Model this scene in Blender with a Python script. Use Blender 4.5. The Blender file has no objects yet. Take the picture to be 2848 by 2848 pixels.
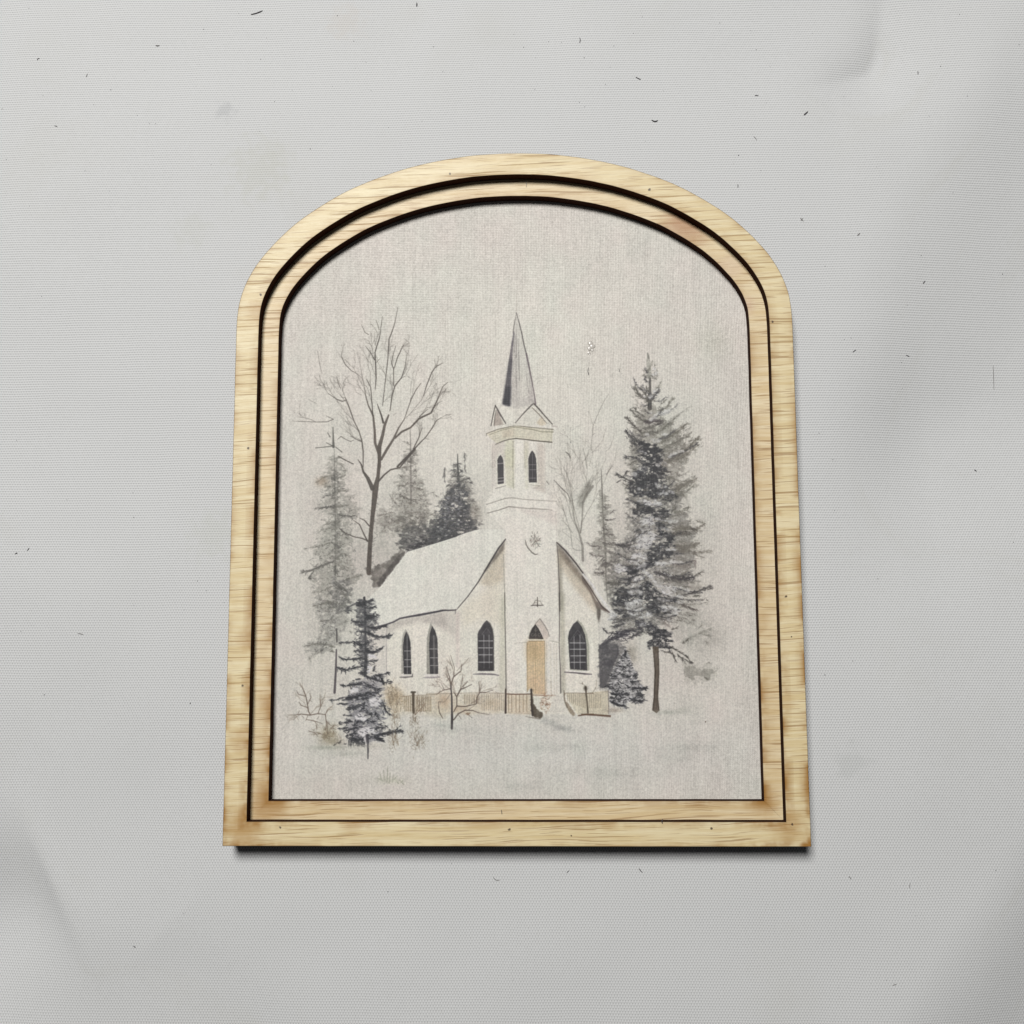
import bpy, bmesh, math, random
import numpy as np
from mathutils import Vector, noise as mnoise

random.seed(7)
rng = np.random.default_rng(11)
scene = bpy.context.scene
COL = scene.collection
MM = 0.001

# ------------------------------------------------------------------ helpers
def link(o, parent=None):
    COL.objects.link(o)
    if parent is not None:
        o.parent = parent
    return o

def mesh_obj(name, verts, faces, mat, parent=None, smooth=False):
    me = bpy.data.meshes.new(name)
    me.from_pydata([tuple(v) for v in verts], [], faces)
    me.update()
    if mat:
        me.materials.append(mat)
    if smooth:
        for p in me.polygons:
            p.use_smooth = True
    o = bpy.data.objects.new(name, me)
    return link(o, parent)

def tag(o, label=None, cat=None, group=None, kind=None):
    if label: o["label"] = label
    if cat: o["category"] = cat
    if group: o["group"] = group
    if kind: o["kind"] = kind
    return o

class NT:
    """small wrapper to write node trees tersely"""
    def __init__(self, name):
        self.m = bpy.data.materials.new(name)
        self.m.use_nodes = True
        self.t = self.m.node_tree
        self.b = self.t.nodes["Principled BSDF"]
    def n(self, typ, **kw):
        nd = self.t.nodes.new(typ)
        for k, v in kw.items():
            if k.startswith("i_"):
                key = k[2:]
                nd.inputs[int(key) if key.isdigit() else key.replace("_", " ")].default_value = v
            else:
                setattr(nd, k, v)
        return nd
    def l(self, a, b):
        self.t.links.new(a, b)
    def math(self, op, a, b=None, c=None, clamp=False):
        nd = self.t.nodes.new("ShaderNodeMath"); nd.operation = op; nd.use_clamp = clamp
        for i, v in enumerate((a, b, c)):
            if v is None: continue
            if isinstance(v, (int, float)): nd.inputs[i].default_value = v
            else: self.l(v, nd.inputs[i])
        return nd.outputs[0]
    def ramp(self, v, lo, hi, a=0.0, b=1.0):
        nd = self.t.nodes.new("ShaderNodeMapRange"); nd.interpolation_type = 'SMOOTHSTEP'
        nd.inputs[1].default_value = lo; nd.inputs[2].default_value = hi
        nd.inputs[3].default_value = a; nd.inputs[4].default_value = b
        self.l(v, nd.inputs[0])
        return nd.outputs[0]
    def mix(self, f, a, b):
        nd = self.t.nodes.new("ShaderNodeMix"); nd.data_type = 'RGBA'
        for idx, v in ((0, f), (6, a), (7, b)):
            if isinstance(v, (int, float)): nd.inputs[idx].default_value = v
            elif isinstance(v, tuple): nd.inputs[idx].default_value = (*v, 1)
            else: self.l(v, nd.inputs[idx])
        return nd.outputs[2]
    def vec(self, src, scale=(1, 1, 1), loc=(0, 0, 0)):
        nd = self.t.nodes.new("ShaderNodeMapping")
        nd.inputs["Scale"].default_value = scale; nd.inputs["Location"].default_value = loc
        self.l(src, nd.inputs[0])
        return nd.outputs[0]
    def noise(self, v, scale=1.0, detail=2.0, rough=0.5):
        nd = self.t.nodes.new("ShaderNodeTexNoise")
        nd.inputs["Scale"].default_value = scale
        nd.inputs["Detail"].default_value = detail
        nd.inputs["Roughness"].default_value = rough
        self.l(v, nd.inputs["Vector"])
        return nd.outputs["Fac"]

def lin(c):
    out = []
    for v in c:
        v /= 255.0
        out.append(v / 12.92 if v <= 0.04045 else ((v + 0.055) / 1.055) ** 2.4)
    return tuple(out)

# ------------------------------------------------------------------ world, sun of the room, camera
w = bpy.data.worlds.new("World"); scene.world = w; w.use_nodes = True
bg = w.node_tree.nodes["Background"]
bg.inputs[0].default_value = (0.93, 0.97, 1.0, 1); bg.inputs[1].default_value = 0.025

ld = bpy.data.lights.new("ceiling_lamp", 'AREA')
ld.shape = 'DISK'; ld.size = 0.43; ld.energy = 16.0; ld.color = (1.0, 0.99, 0.965)
lo = bpy.data.objects.new("ceiling_lamp", ld)
lo.location = (-0.22, 0.60, 1.2)
lo.rotation_euler = (Vector((0, 0.06, 0)) - Vector(lo.location)).to_track_quat('-Z', 'Y').to_euler()
link(lo)

cd = bpy.data.cameras.new("camera")
cd.sensor_width = 36; cd.lens = 36 * 3028 / 2848; cd.clip_start = 0.005; cd.clip_end = 20
cam = bpy.data.objects.new("camera", cd); link(cam)
cam.location = (0.0066044, 0.0429803, 0.2451844)
cam.rotation_euler = (0.1191343, 0.0293164, -0.0040542)
scene.camera = cam
scene.view_settings.view_transform = 'Standard'
scene.view_settings.look = 'None'
scene.view_settings.exposure = 0.0
scene.view_settings.gamma = 1.0
scene.view_settings.use_curve_mapping = False

# ------------------------------------------------------------------ cloth
def sstep(x):
    x = min(1.0, max(0.0, x)); return x * x * (3 - 2 * x)

def cloth_h(x, y):
    """height of the cloth in mm at (x, y) mm; flat where the frame lies on it"""
    h = 0.0
    # the raised crease at the lower left
    ax, ay, bx, by = -106.0, -2.0, -98.5, -17.0
    L = math.hypot(bx - ax, by - ay); ux, uy = (bx - ax) / L, (by - ay) / L
    s = (x - ax) * ux + (y - ay) * uy
    d = (x - ax) * uy - (y - ay) * ux              # > 0 on the lower-left side
    along = math.exp(-((s - 8.0) / 15.0) ** 2)
    if d > 0:
        h += -4.4 * along * (1 - math.exp(-(d / 6.0) ** 1.15))
    else:
        h += -0.35 * along * (1 - math.exp(-(d / 6.0) ** 2))
    # dented fold at the upper right: a valley that falls steeply from its upper-left side
    if x > 45 and y > 150:
        V = ((60, 172.6), (75.7, 174.3), (84.6, 177.0), (86.6, 181.0), (87.4, 186.0), (88.1, 193.5), (89.5, 204.0))
        best = None
        for i in range(len(V) - 1):
            (xa, ya), (xb, yb) = V[i], V[i + 1]
            ex, ey = xb - xa, yb - ya; l2 = ex * ex + ey * ey
            t = min(1.0, max(0.0, ((x - xa) * ex + (y - ya) * ey) / l2))
            px, py = xa + t * ex, ya + t * ey
            dd = math.hypot(x - px, y - py)
            if best is None or dd < best[0]:
                best = (dd, ex * (y - ya) - ey * (x - xa) > 0, i + t, px, py)
        dd, left, at_, px, py = best
        A = 2.3 * math.exp(-(math.hypot(px - 85.0, py - 178.0) / 11.0) ** 2) + 0.9 * math.exp(-(math.hypot(px - 88.0, py - 192.0) / 9.0) ** 2)
        h += -A * (math.exp(-(dd / 5.0) ** 1.2) if left else math.exp(-(dd / 11.0) ** 1.5))
    # long slack swell at the right, running down and to the left
    r = (x - 104.0) * 0.82 + (y - 146.0) * -0.57
    far = sstep((x - 66) / 30.0)
    h += -5.0 * sstep((r + 14) / 46.0) * far * sstep((y - 40) / 60.0)
    # lower right fall-off
    r2 = (x - 98.0) * 0.80 - (y + 26.0) * 0.60
    h += -8.0 * sstep((r2 + 8) / 42.0)
    # lower left
    r3 = -(y + 22.0) * 0.8 - (x + 70.0) * 0.25
    h += -1.8 * sstep((r3 + 2) / 30.0) * sstep((-x - 20) / 50.0)
    # gentle waves outside the frame
    m = sstep((max(abs(x) - 66.0, -y - 8.0, y - 158.0, 0.0)) / 22.0)
    h += m * 1.1 * mnoise.noise((x * 0.021 + 3.1, y * 0.021, 0.4))
    h += m * 0.30 * mnoise.noise((x * 0.06, y * 0.05 + 7.0, 2.4))
    return h

def build_cloth():
    N = NT("white_woven_cloth")
    tc = N.n("ShaderNodeTexCoord")
    co = N.vec(tc.outputs["Object"], (1000, 1000, 1000))
    wob = N.noise(N.vec(co, (0.05, 0.05, 0.05)), 1.0, 2.0)
    sep = N.n("ShaderNodeSeparateXYZ"); N.l(co, sep.inputs[0])
    x, y = sep.outputs[0], sep.outputs[1]
    yy = N.math('ADD', y, N.math('MULTIPLY', wob, 0.7))
    xx = N.math('ADD', x, N.math('MULTIPLY', wob, 0.7))
    P = 0.56                                        # rib pitch, mm
    ribs = N.math('SINE', N.math('MULTIPLY', yy, 2 * math.pi / P))
    row = N.math('FLOOR', N.math('DIVIDE', yy, P))
    odd = N.math('MULTIPLY', N.math('MODULO', N.math('ABSOLUTE', row), 2.0), math.pi)
    warp = N.math('SINE', N.math('ADD', N.math('MULTIPLY', xx, 2 * math.pi / 0.60), odd))
    rs = N.ramp(N.math('ADD', y, N.math('MULTIPLY', wob, 60.0)), 20.0, 150.0, 0.30, 0.62)     # looser weave lower down: the weft floats show
    thread = N.math('ADD', N.math('MULTIPLY', ribs, rs), N.math('MULTIPLY', warp, N.math('SUBTRACT', 0.95, rs)))
    grain = N.noise(N.vec(co, (1.6, 4.0, 1)), 1.0, 3.0, 0.7)
    bigstain = N.noise(N.vec(co, (0.018, 0.022, 1), (4.2, 1.3, 0)), 1.0, 4.0, 0.6)
    stain = N.ramp(bigstain, 0.55, 0.75)
    base = N.mix(N.ramp(thread, -0.95, 0.25), (0.485, 0.487, 0.487), (0.745, 0.749, 0.749))
    base = N.mix(N.math('MULTIPLY', N.ramp(grain, 0.3, 0.75), 0.30), base, (0.85, 0.86, 0.87))
    base = N.mix(N.math('MULTIPLY', stain, 0.10), base, (0.52, 0.50, 0.40))
    # rubbed grey marks and two faint yellowish stains seen on the cloth
    for (sx, sy, rad, amt, c) in ((-69, 169.5, 3.0, .22, (.33, .34, .36)), (-60, 155.0, 10.0, .16, (.50, .50, .36)),
                                  (-76, 140.0, 6.0, .10, (.48, .50, .36)), (-40, 192.0, 6.0, .14, (.66, .55, .44)),
                                  (73.5, 16.5, 5.0, .16, (.40, .42, .40)), (-68, 68, 8.0, .13, (.50, .53, .40))):
        vm = N.n("ShaderNodeVectorMath", operation='DISTANCE'); N.l(co, vm.inputs[0]); vm.inputs[1].default_value = (sx, sy, 0)
        dd = N.math('ADD', vm.outputs["Value"], N.math('MULTIPLY', N.math('SUBTRACT', N.noise(co, 0.45, 3.0), 0.5), rad * 2.2))
        base = N.mix(N.math('MULTIPLY', N.ramp(dd, rad, rad * 0.2), amt), base, c)
    N.l(base, N.b.inputs["Base Color"])
    N.b.inputs["Roughness"].default_value = 0.62
    N.b.inputs["Specular IOR Level"].default_value = 0.30
    N.b.inputs["Sheen Weight"].default_value = 0.05
    bump = N.n("ShaderNodeBump"); bump.inputs["Strength"].default_value = 0.55; bump.inputs["Distance"].default_value = 0.00006
    N.l(N.math('ADD', thread, N.math('MULTIPLY', grain, 0.8)), bump.inputs["Height"])
    N.l(bump.outputs[0], N.b.inputs["Normal"])
    xs = np.concatenate([np.linspace(-320, -132, 18), np.linspace(-130, 130, 261), np.linspace(132, 320, 18)])
    ys = np.concatenate([np.linspace(-250, -52, 18), np.linspace(-50, 210, 261), np.linspace(212, 420, 18)])
    V = [(a * MM, b * MM, cloth_h(a, b) * MM) for b in ys for a in xs]
    nx = len(xs)
    F = [(j * nx + i, j * nx + i + 1, (j + 1) * nx + i + 1, (j + 1) * nx + i) for j in range(len(ys) - 1) for i in range(nx - 1)]
    o = mesh_obj("cloth_surface", V, F, N.m, smooth=True)
    tag(o, "pale grey white woven cloth with soft creases under the arched frame", "cloth", kind="structure")
    return o
build_cloth()

# ------------------------------------------------------------------ arched outline
HALF = [(62.5, 112), (62.32, 117), (61.65, 121.1), (60.0, 125.5), (57.2, 130.1), (52.75, 135.2), (47.9, 139.5),
        (41.1, 144.0), (35.2, 147.05), (26.6, 150.3), (18.7, 152.35), (10.5, 153.7), (5.0, 154.13), (0, 154.25)]
def catmull(pts, sub):
    out = []
    for i in range(len(pts) - 1):
        p0 = pts[i - 1] if i else (pts[0][0], pts[0][1] - 4)
        p1, p2 = pts[i], pts[i + 1]
        p3 = pts[i + 2] if i + 2 < len(pts) else (-pts[-2][0], pts[-2][1])
        for k in range(sub):
            t = k / sub
            out.append(tuple(0.5 * (2 * b + (c - a) * t + (2 * a - 5 * b + 4 * c - d) * t * t + (3 * b - a - 3 * c + d) * t ** 3)
                             for a, b, c, d in zip(p0, p1, p2, p3)))
    return out
def base_outline():
    arc = catmull(HALF, 6)                                  # right springing -> just before apex
    right = [(62.5, v) for v in np.linspace(0, 112, 29)[:-1]]
    pts = [(v, 0.0) for v in np.linspace(-62.5, 62.5, 33)[:-1]] + right + arc
    pts += [(0, 154.25)] + [(-a, b) for a, b in reversed(arc)] + [(-a, b) for a, b in reversed(right)]
    return pts[:-1]
BASE = base_outline()
def offset(d):
    n = len(BASE); out = []
    for i in range(n):
        a, b, c = BASE[i - 1], BASE[i], BASE[(i + 1) % n]
        e1 = Vector((b[0] - a[0], b[1] - a[1])).normalized(); e2 = Vector((c[0] - b[0], c[1] - b[1])).normalized()
        n1 = Vector((-e1.y, e1.x)); n2 = Vector((-e2.y, e2.x))
        m = (n1 + n2); k = m.dot(m)
        m = m * (2.0 / k) if k > 1e-6 else n1
        ox, oy = b[0] + m.x * d, b[1] + m.y * d
        if b[1] < 112.5:                                # straight legs: never fold over at the square corners
            ox = max(-62.5 + d, min(62.5 - d, ox)); oy = max(d, oy)
        out.append((ox, oy))
    return out

# ------------------------------------------------------------------ wood
PITS = [(-14.16, 149.6, .34), (-57.15, 121.63, .36), (-59.1, 86.3, .36), (31.29, 145.05, .42), (58.12, 113.77, .36), (-58.96, 33.85, .36),
        (-50.15, 3.9, .32), (59.02, 52.6, .34), (-1.12, 3.5, .36), (41.71, 3.7, .34), (58.6, 4.6, .30), (12.0, 2.2, .2), (59.9, 44.0, .2)]
def wood(name, c_light, c_dark, seed, pits, patch=None):
    N = NT(name)
    tc = N.n("ShaderNodeTexCoord")
    co = N.vec(tc.outputs["Object"], (1000, 1000, 1000), (seed * 13.7, seed * 5.3, 0))
    raw = N.vec(tc.outputs["Object"], (1000, 1000, 1000))
    sep = N.n("ShaderNodeSeparateXYZ"); N.l(co, sep.inputs[0])
    warp = N.noise(N.vec(co, (0.03, 0.05, 0.05)), 1.0, 2.0)
    yw = N.math('ADD', sep.outputs[1], N.math('ADD', N.math('MULTIPLY', warp, 2.5), N.math('MULTIPLY', sep.outputs[0], -0.028)))
    cb = N.n("ShaderNodeCombineXYZ"); N.l(sep.outputs[0], cb.inputs[0]); N.l(yw, cb.inputs[1])
    g = cb.outputs[0]
    bands = N.noise(N.vec(g, (0.03, 0.75, 1)), 1.0, 4.0, 0.7)
    fibre = N.noise(N.vec(g, (0.16, 5.0, 1)), 1.0, 3.0, 0.65)
    pores = N.noise(N.vec(g, (0.045, 1.9, 1), (3.3, 9.1, 0)), 1.0, 1.0, 0.5)
    fine = N.noise(N.vec(g, (0.11, 4.2, 1), (31.0, 2.0, 0)), 1.0, 1.0, 0.5)
    blot = N.noise(N.vec(co, (0.10, 0.14, 1), (8, 8, 0)), 1.0, 4.0, 0.6)
    col = N.mix(N.ramp(bands, 0.32, 0.68), c_light, c_dark)
    col = N.mix(N.math('MULTIPLY', N.ramp(fibre, 0.35, 0.72), 0.24), col, (0.50, 0.315, 0.125))
    col = N.mix(N.math('MULTIPLY', N.ramp(blot, 0.52, 0.72), 0.45), col, (0.90, 0.76, 0.50))
    col = N.mix(N.math('MULTIPLY', N.ramp(pores, 0.63, 0.665), 0.62), col, (0.36, 0.19, 0.06))
    col = N.mix(N.math('MULTIPLY', N.ramp(fine, 0.625, 0.67), 0.60), col, (0.34, 0.175, 0.055))
    if patch:
        for (px, py, rad, amt, c) in patch:
            vm = N.n("ShaderNodeVectorMath", operation='DISTANCE'); N.l(raw, vm.inputs[0]); vm.inputs[1].default_value = (px, py, 7.4 if pits else 4.64)
            dd = N.math('ADD', vm.outputs["Value"], N.math('MULTIPLY', N.math('ADD', N.math('SUBTRACT', fibre, 0.5), N.math('MULTIPLY', N.math('SUBTRACT', blot, 0.5), 1.6)), rad * 0.8))
            col = N.mix(N.math('MULTIPLY', N.ramp(dd, rad, rad * 0.25), amt), col, c)
    at = N.n("ShaderNodeAttribute", attribute_name="scorch")
    sc = N.math('MULTIPLY', at.outputs["Fac"], N.ramp(N.noise(N.vec(co, (0.16, 0.16, 1)), 1.0, 3.0, 0.6), 0.36, 0.62, 0.0, 1.0), clamp=True)
    col = N.mix(sc, col, (0.40, 0.195, 0.04))
    ch = N.n("ShaderNodeAttribute", attribute_name="char")
    if pits:
        tot = None
        for (px, py, rad) in PITS:
            vm = N.n("ShaderNodeVectorMath", operation='DISTANCE'); N.l(raw, vm.inputs[0]); vm.inputs[1].default_value = (px, py, 7.4)
            dd = N.math('ADD', vm.outputs["Value"], N.math('MULTIPLY', N.math('SUBTRACT', N.noise(raw, 2.2, 2.0), 0.5), 0.5))
            v = N.ramp(dd, rad, rad * 0.45)
            tot = v if tot is None else N.math('MAXIMUM', tot, v)
        col = N.mix(N.math('MULTIPLY', tot, 0.9), col, (0.06, 0.03, 0.015))
    col = N.mix(ch.outputs["Fac"], col, (0.038, 0.0145, 0.009))
    N.l(col, N.b.inputs["Base Color"])
    N.l(N.math('MULTIPLY_ADD', ch.outputs["Fac"], 0.5, 0.42), N.b.inputs["Roughness"])
    N.l(N.math('MULTIPLY_ADD', ch.outputs["Fac"], -0.45, 0.5), N.b.inputs["Specular IOR Level"])
    bump = N.n("ShaderNodeBump"); bump.inputs["Strength"].default_value = 0.5; bump.inputs["Distance"].default_value = 0.00008
    N.l(N.math('SUBTRACT', fibre, N.math('MULTIPLY', N.ramp(pores, 0.60, 0.72), 0.8)), bump.inputs["Height"])
    N.l(bump.outputs[0], N.b.inputs["Normal"])
    return N.m

def ring_frame(name, mat, parent, d_out, d_in, z0, z1, seed, line_in=0.04, scorch_out=0.65, scorch_in=0.85):
    """flat laser-cut ring between two offsets of the arch; charred cut faces, scorched rim"""
    W = d_in - d_out
    prof = [(d_out, z0, 0, 1), (d_out, z1 - 0.05, 0, 1), (d_out + 0.05, z1, scorch_out, 0.55), (d_out + 0.16, z1, scorch_out, 0.0),
            (d_out + 0.5, z1, scorch_out * 0.65, 0), (d_out + 1.2, z1, scorch_out * 0.22, 0), (d_out + W * 0.42, z1, 0, 0),
            (d_out + W * 0.60, z1, 0, 0), (d_in - 1.9, z1, scorch_in * 0.16, 0), (d_in - 1.2, z1, scorch_in * 0.42, 0), (d_in - 0.5, z1, scorch_in * 0.75, 0),
            (d_in - line_in - 0.06, z1, scorch_in, 0.05), (d_in - line_in, z1, scorch_in, 0.9), (d_in, z1 - 0.04, 1, 1), (d_in, z0, 1, 1)]
    n = len(BASE); V = []; S = []; Cc = []
    for (d, z, s, c) in prof:
        pts = offset(d)
        for i, (a, b) in enumerate(pts):
            # a laser cut is never ruler straight: a hair of waver
            k = 0.035 * mnoise.noise((BASE[i][0] * 0.35 + seed, BASE[i][1] * 0.35, d))
            V.append((a * MM + k * MM, b * MM + k * MM, z * MM))
            by_ = BASE[i][1]
            bottomness = 0.55 if by_ < 1 else (1.15 - 0.55 * min(1, by_ / 112) if by_ < 113 else 0.42)
            if by_ < 1: bottomness = 0.55 + 0.6 * sstep((abs(BASE[i][0]) - 44) / 14)
            corner = 1.0 + 0.6 * math.exp(-((abs(BASE[i][0]) - 62.5) ** 2 + by_ ** 2) / 90.0)
            right = 1.45 if (BASE[i][0] > 40 and d < d_out + 2) else 1.0
            S.append(min(1.0, 1.05 * s * bottomness * corner * right)); Cc.append(c)
    F = []
    for r in range(len(prof)):
        r2 = (r + 1) % len(prof)
        for i in range(n):
            j = (i + 1) % n
            F.append((r * n + i, r * n + j, r2 * n + j, r2 * n + i))
    o = mesh_obj(name, V, F, mat, parent)
    for nm, data in (("scorch", S), ("char", Cc)):
        a = o.data.attributes.new(nm, 'FLOAT', 'POINT'); a.data.foreach_set("value", data)
    bm = bmesh.new(); bm.from_mesh(o.data); bmesh.ops.recalc_face_normals(bm, faces=bm.faces); bm.to_mesh(o.data); bm.free()
    return o

picture = link(bpy.data.objects.new("framed_picture", None))
tag(picture, "arched pale plywood frame around a canvas print of a snowy white church", "picture frame")

LIGHT, DARK = (0.94, 0.82, 0.54), (0.80, 0.635, 0.345)
outer = ring_frame("outer_frame", wood("scorched_plywood", LIGHT, DARK, 1, True,
        [(-57.6, 5.0, 6.0, .62, (.47, .24, .055)), (57.6, 5.2, 5.5, .5, (.47, .24, .055)), (-58.4, 22, 4.2, .4, (.47, .24, .055)), (-58.2, 44, 3.6, .34, (.47, .24, .055)), (58.2, 30, 3.0, .3, (.47, .24, .055)), (62.6, 12, 3.4, .4, (.47, .24, .055)), (62.8, 60, 3.2, .4, (.47, .24, .055)), (-35, 4.6, 3.0, .3, (.47, .24, .055)), (20, 4.8, 2.6, .3, (.47, .24, .055)), (-57.8, 118, 3.4, .35, (.47, .24, .055))]), picture, 0.0, 5.1, 4.65, 7.4, 1.0)
inner = ring_frame("inner_frame", wood("pale_plywood", (0.92, 0.775, 0.52), (0.79, 0.605, 0.335), 4, False,
        [(-53.6, 9.0, 6.0, .6, (.47, .24, .055)), (53.6, 9.2, 5.0, .5, (.47, .24, .055)), (-53.8, 30, 3.6, .4, (.47, .24, .055)), (-53.8, 62, 3.0, .3, (.47, .24, .055)), (53.8, 48, 3.0, .3, (.47, .24, .055)), (40, 137.5, 7.5, .85, (.50, .27, .135)), (49.5, 127.5, 4.0, .6, (.78, .60, .42)), (52, 118.5, 4.0, .5, (.78, .56, .44))]),
        picture, 0.06, 9.05, 1.905, 4.64, 5.0, scorch_out=0.0)

# backing board under both rings
def slab(name, mat, parent, d, z0, z1):
    pts = offset(d); n = len(pts)
    V = [(a * MM, b * MM, z0 * MM) for a, b in pts] + [(a * MM, b * MM, z1 * MM) for a, b in pts]
    F = [(i, (i + 1) % n, n + (i + 1) % n, n + i) for i in range(n)]
    F += [tuple(range(n - 1, -1, -1)), tuple(range(n, 2 * n))]
    return mesh_obj(name, V, F, mat, parent)
NB = NT("charred_board"); NB.b.inputs["Roughness"].default_value = 0.8
tcb = NB.n("ShaderNodeTexCoord")
NB.l(NB.mix(NB.noise(NB.vec(tcb.outputs["Object"], (900, 900, 3000)), 1.0, 3.0), (0.008, 0.004, 0.003), (0.02, 0.009, 0.005)), NB.b.inputs["Base Color"])
slab("backing_board", NB.m, picture, 0.1, 0.03, 1.73)

# ------------------------------------------------------------------ the printed watercolour
# The picture is painted stroke by stroke into a pigment map (millimetres on the canvas sheet).
PX, X0, X1, Y0, Y1 = 9.0, -56.0, 56.0, 4.0, 150.0
CW, CH = int((X1 - X0) * PX), int((Y1 - Y0) * PX)
HM = np.array([[0.08709471197042398, -0.00037300035421481515, -123.93452744582525],
               [9.803405657240485e-05, -0.08461718433882469, 197.94353315386985],
               [1.0489869170858253e-05, 4.25152366183234e-05, 1.0]])
TILE = {'A': (830, 850), 'B': (820, 1250), 'C': (790, 1670), 'D': (1200, 850), 'E': (1200, 1250), 'F': (1200, 1650),
        'G': (1620, 950), 'H': (1620, 1380), 'I': (1620, 1650), 'S': (0, 0)}
def pt(tile, pts):
    """sketch-sheet coordinates -> pigment-map coordinates"""
    p = np.asarray(pts, float).reshape(-1, 2)
    f = 1.0 if tile == 'S' else 1932 / 450.0
    q = np.c_[p / f + TILE[tile], np.ones(len(p))] @ HM.T
    q = q[:, :2] / q[:, 2:]
    return np.c_[(q[:, 0] - X0) * PX, (q[:, 1] - Y0) * PX]
K = 0.0755 * PX / (1932 / 450.0)                 # one sketch unit in map pixels
IMG = np.empty((CH, CW, 3), np.float32)

def vnoise(cx, cy, seed, octs=1):
    r = np.random.default_rng(seed); out = np.zeros((CH, CW), np.float32); amp = 1.0; tot = 0
    for o in range(octs):
        gx, gy = int(CW / cx) + 3, int(CH / cy) + 3
        g = r.random((gy, gx)).astype(np.float32)
        x = np.arange(CW) / cx; y = np.arange(CH) / cy
        xi, yi = x.astype(int), y.astype(int); xf, yf = x - xi, y - yi
        xf = xf * xf * (3 - 2 * xf); yf = yf * yf * (3 - 2 * yf)
        a = g[yi][:, xi] * (1 - xf) + g[yi][:, xi + 1] * xf
        b = g[yi + 1][:, xi] * (1 - xf) + g[yi + 1][:, xi + 1] * xf
        out += amp * (a * (1 - yf)[:, None] + b * yf[:, None]); tot += amp
        amp *= 0.55; cx = max(1.2, cx / 2); cy = max(1.2, cy / 2)
    return out / tot
GRAIN = vnoise(9, 9, 1, 3)
RAG = vnoise(14, 10, 2, 4)
FRAY = vnoise(5, 3.6, 5, 3)
FRAY = np.clip((FRAY - FRAY.mean()) / (FRAY.std() * 4.4) + 0.5, 0, 1)
BLOT = vnoise(150, 130, 3, 2)

def blend(x0, y0, m, col):
    h, wd = m.shape
    sl = IMG[y0:y0 + h, x0:x0 + wd]
    sl += (np.asarray(col, np.float32) / 255.0 - sl) * m[..., None]

def box(p, pad):
    x0 = max(0, int(p[:, 0].min() - pad)); x1 = min(CW, int(p[:, 0].max() + pad) + 2)
    y0 = max(0, int(p[:, 1].min() - pad)); y1 = min(CH, int(p[:, 1].max() + pad) + 2)
    return (x0, y0, x1, y1) if x1 > x0 and y1 > y0 else None

def line(tile, pts, wd, col, a=1.0, px=False):
    """tapering brush line; wd is a width or one width per point (sketch units)"""
    p = np.asarray(pts, float) if px else pt(tile, pts)
    ws = np.broadcast_to(np.asarray(wd, float), (len(p),)) * (1.0 if px else K * (4.2933 if tile == 'S' else 1.0))
    b = box(p, float(ws.max()) + 2)
    if b is None: return
    x0, y0, x1, y1 = b
    gx, gy = np.meshgrid(np.arange(x0, x1), np.arange(y0, y1))
    cov = np.zeros(gx.shape, np.float32)
    for i in range(len(p) - 1):
        d = p[i + 1] - p[i]; L2 = d @ d + 1e-9
        t = np.clip(((gx - p[i, 0]) * d[0] + (gy - p[i, 1]) * d[1]) / L2, 0, 1)
        dist = np.hypot(gx - p[i, 0] - t * d[0], gy - p[i, 1] - t * d[1])
        r = (ws[i] + (ws[i + 1] - ws[i]) * t) / 2
        c = np.clip(np.maximum(r, 0.5) - dist + 0.5, 0, 1) * np.minimum(1, 2 * r + 0.12)
        cov = np.maximum(cov, c)
    blend(x0, y0, cov * a, col)

def polymask(p, pad=1):
    b = box(p, pad)
    if b is None: return None
    x0, y0, x1, y1 = b
    acc = np.zeros((y1 - y0, x1 - x0), np.float32)
    for sx in (-.25, .25):
        for sy in (-.25, .25):
            gx, gy = np.meshgrid(np.arange(x0, x1) + sx, np.arange(y0, y1) + sy)
            ins = np.zeros(gx.shape, bool)
            for i in range(len(p)):
                (xa, ya), (xb, yb) = p[i - 1], p[i]
                if ya == yb: continue
                ins ^= ((ya > gy) != (yb > gy)) & (gx < (xb - xa) * (gy - ya) / (yb - ya) + xa)
            acc += ins
    return x0, y0, acc / 4

def blur(m, r):
    r = int(round(r))
    if r < 1: return m
    for _ in range(2):
        for ax in (0, 1):
            c = np.cumsum(np.pad(m, [(r + 1, r) if k == ax else (0, 0) for k in (0, 1)], mode='constant'), axis=ax)
            m = (np.take(c, range(2 * r + 1, c.shape[ax]), ax) - np.take(c, range(0, c.shape[ax] - 2 * r - 1), ax)) / (2 * r + 1)
    return m

def poly(tile, pts, col, a=1.0, soft=0.0, rag=0.0, gran=0.0):
    """filled wash; soft = feather, rag = torn edge, gran = pigment granulation"""
    s = soft * K
    r = polymask(pt(tile, pts), 2 + 3 * s + (6 if rag else 0))
    if r is None: return
    x0, y0, m = r; h, wd = m.shape
    m = blur(m, max(s, 2.5 if rag else 0))
    if rag:
        v = m + (RAG[y0:y0 + h, x0:x0 + wd] - 0.5) * rag * 0.5 + (FRAY[y0:y0 + h, x0:x0 + wd] - 0.5) * rag * 1.1
        m = np.clip((v - 0.36) / 0.30, 0, 1)
    if gran:
        m = m * np.clip(1 + (GRAIN[y0:y0 + h, x0:x0 + wd] - 0.5) * 2 * gran, 0, 1.3)
    blend(x0, y0, np.clip(m * a, 0, 1), col)

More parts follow.
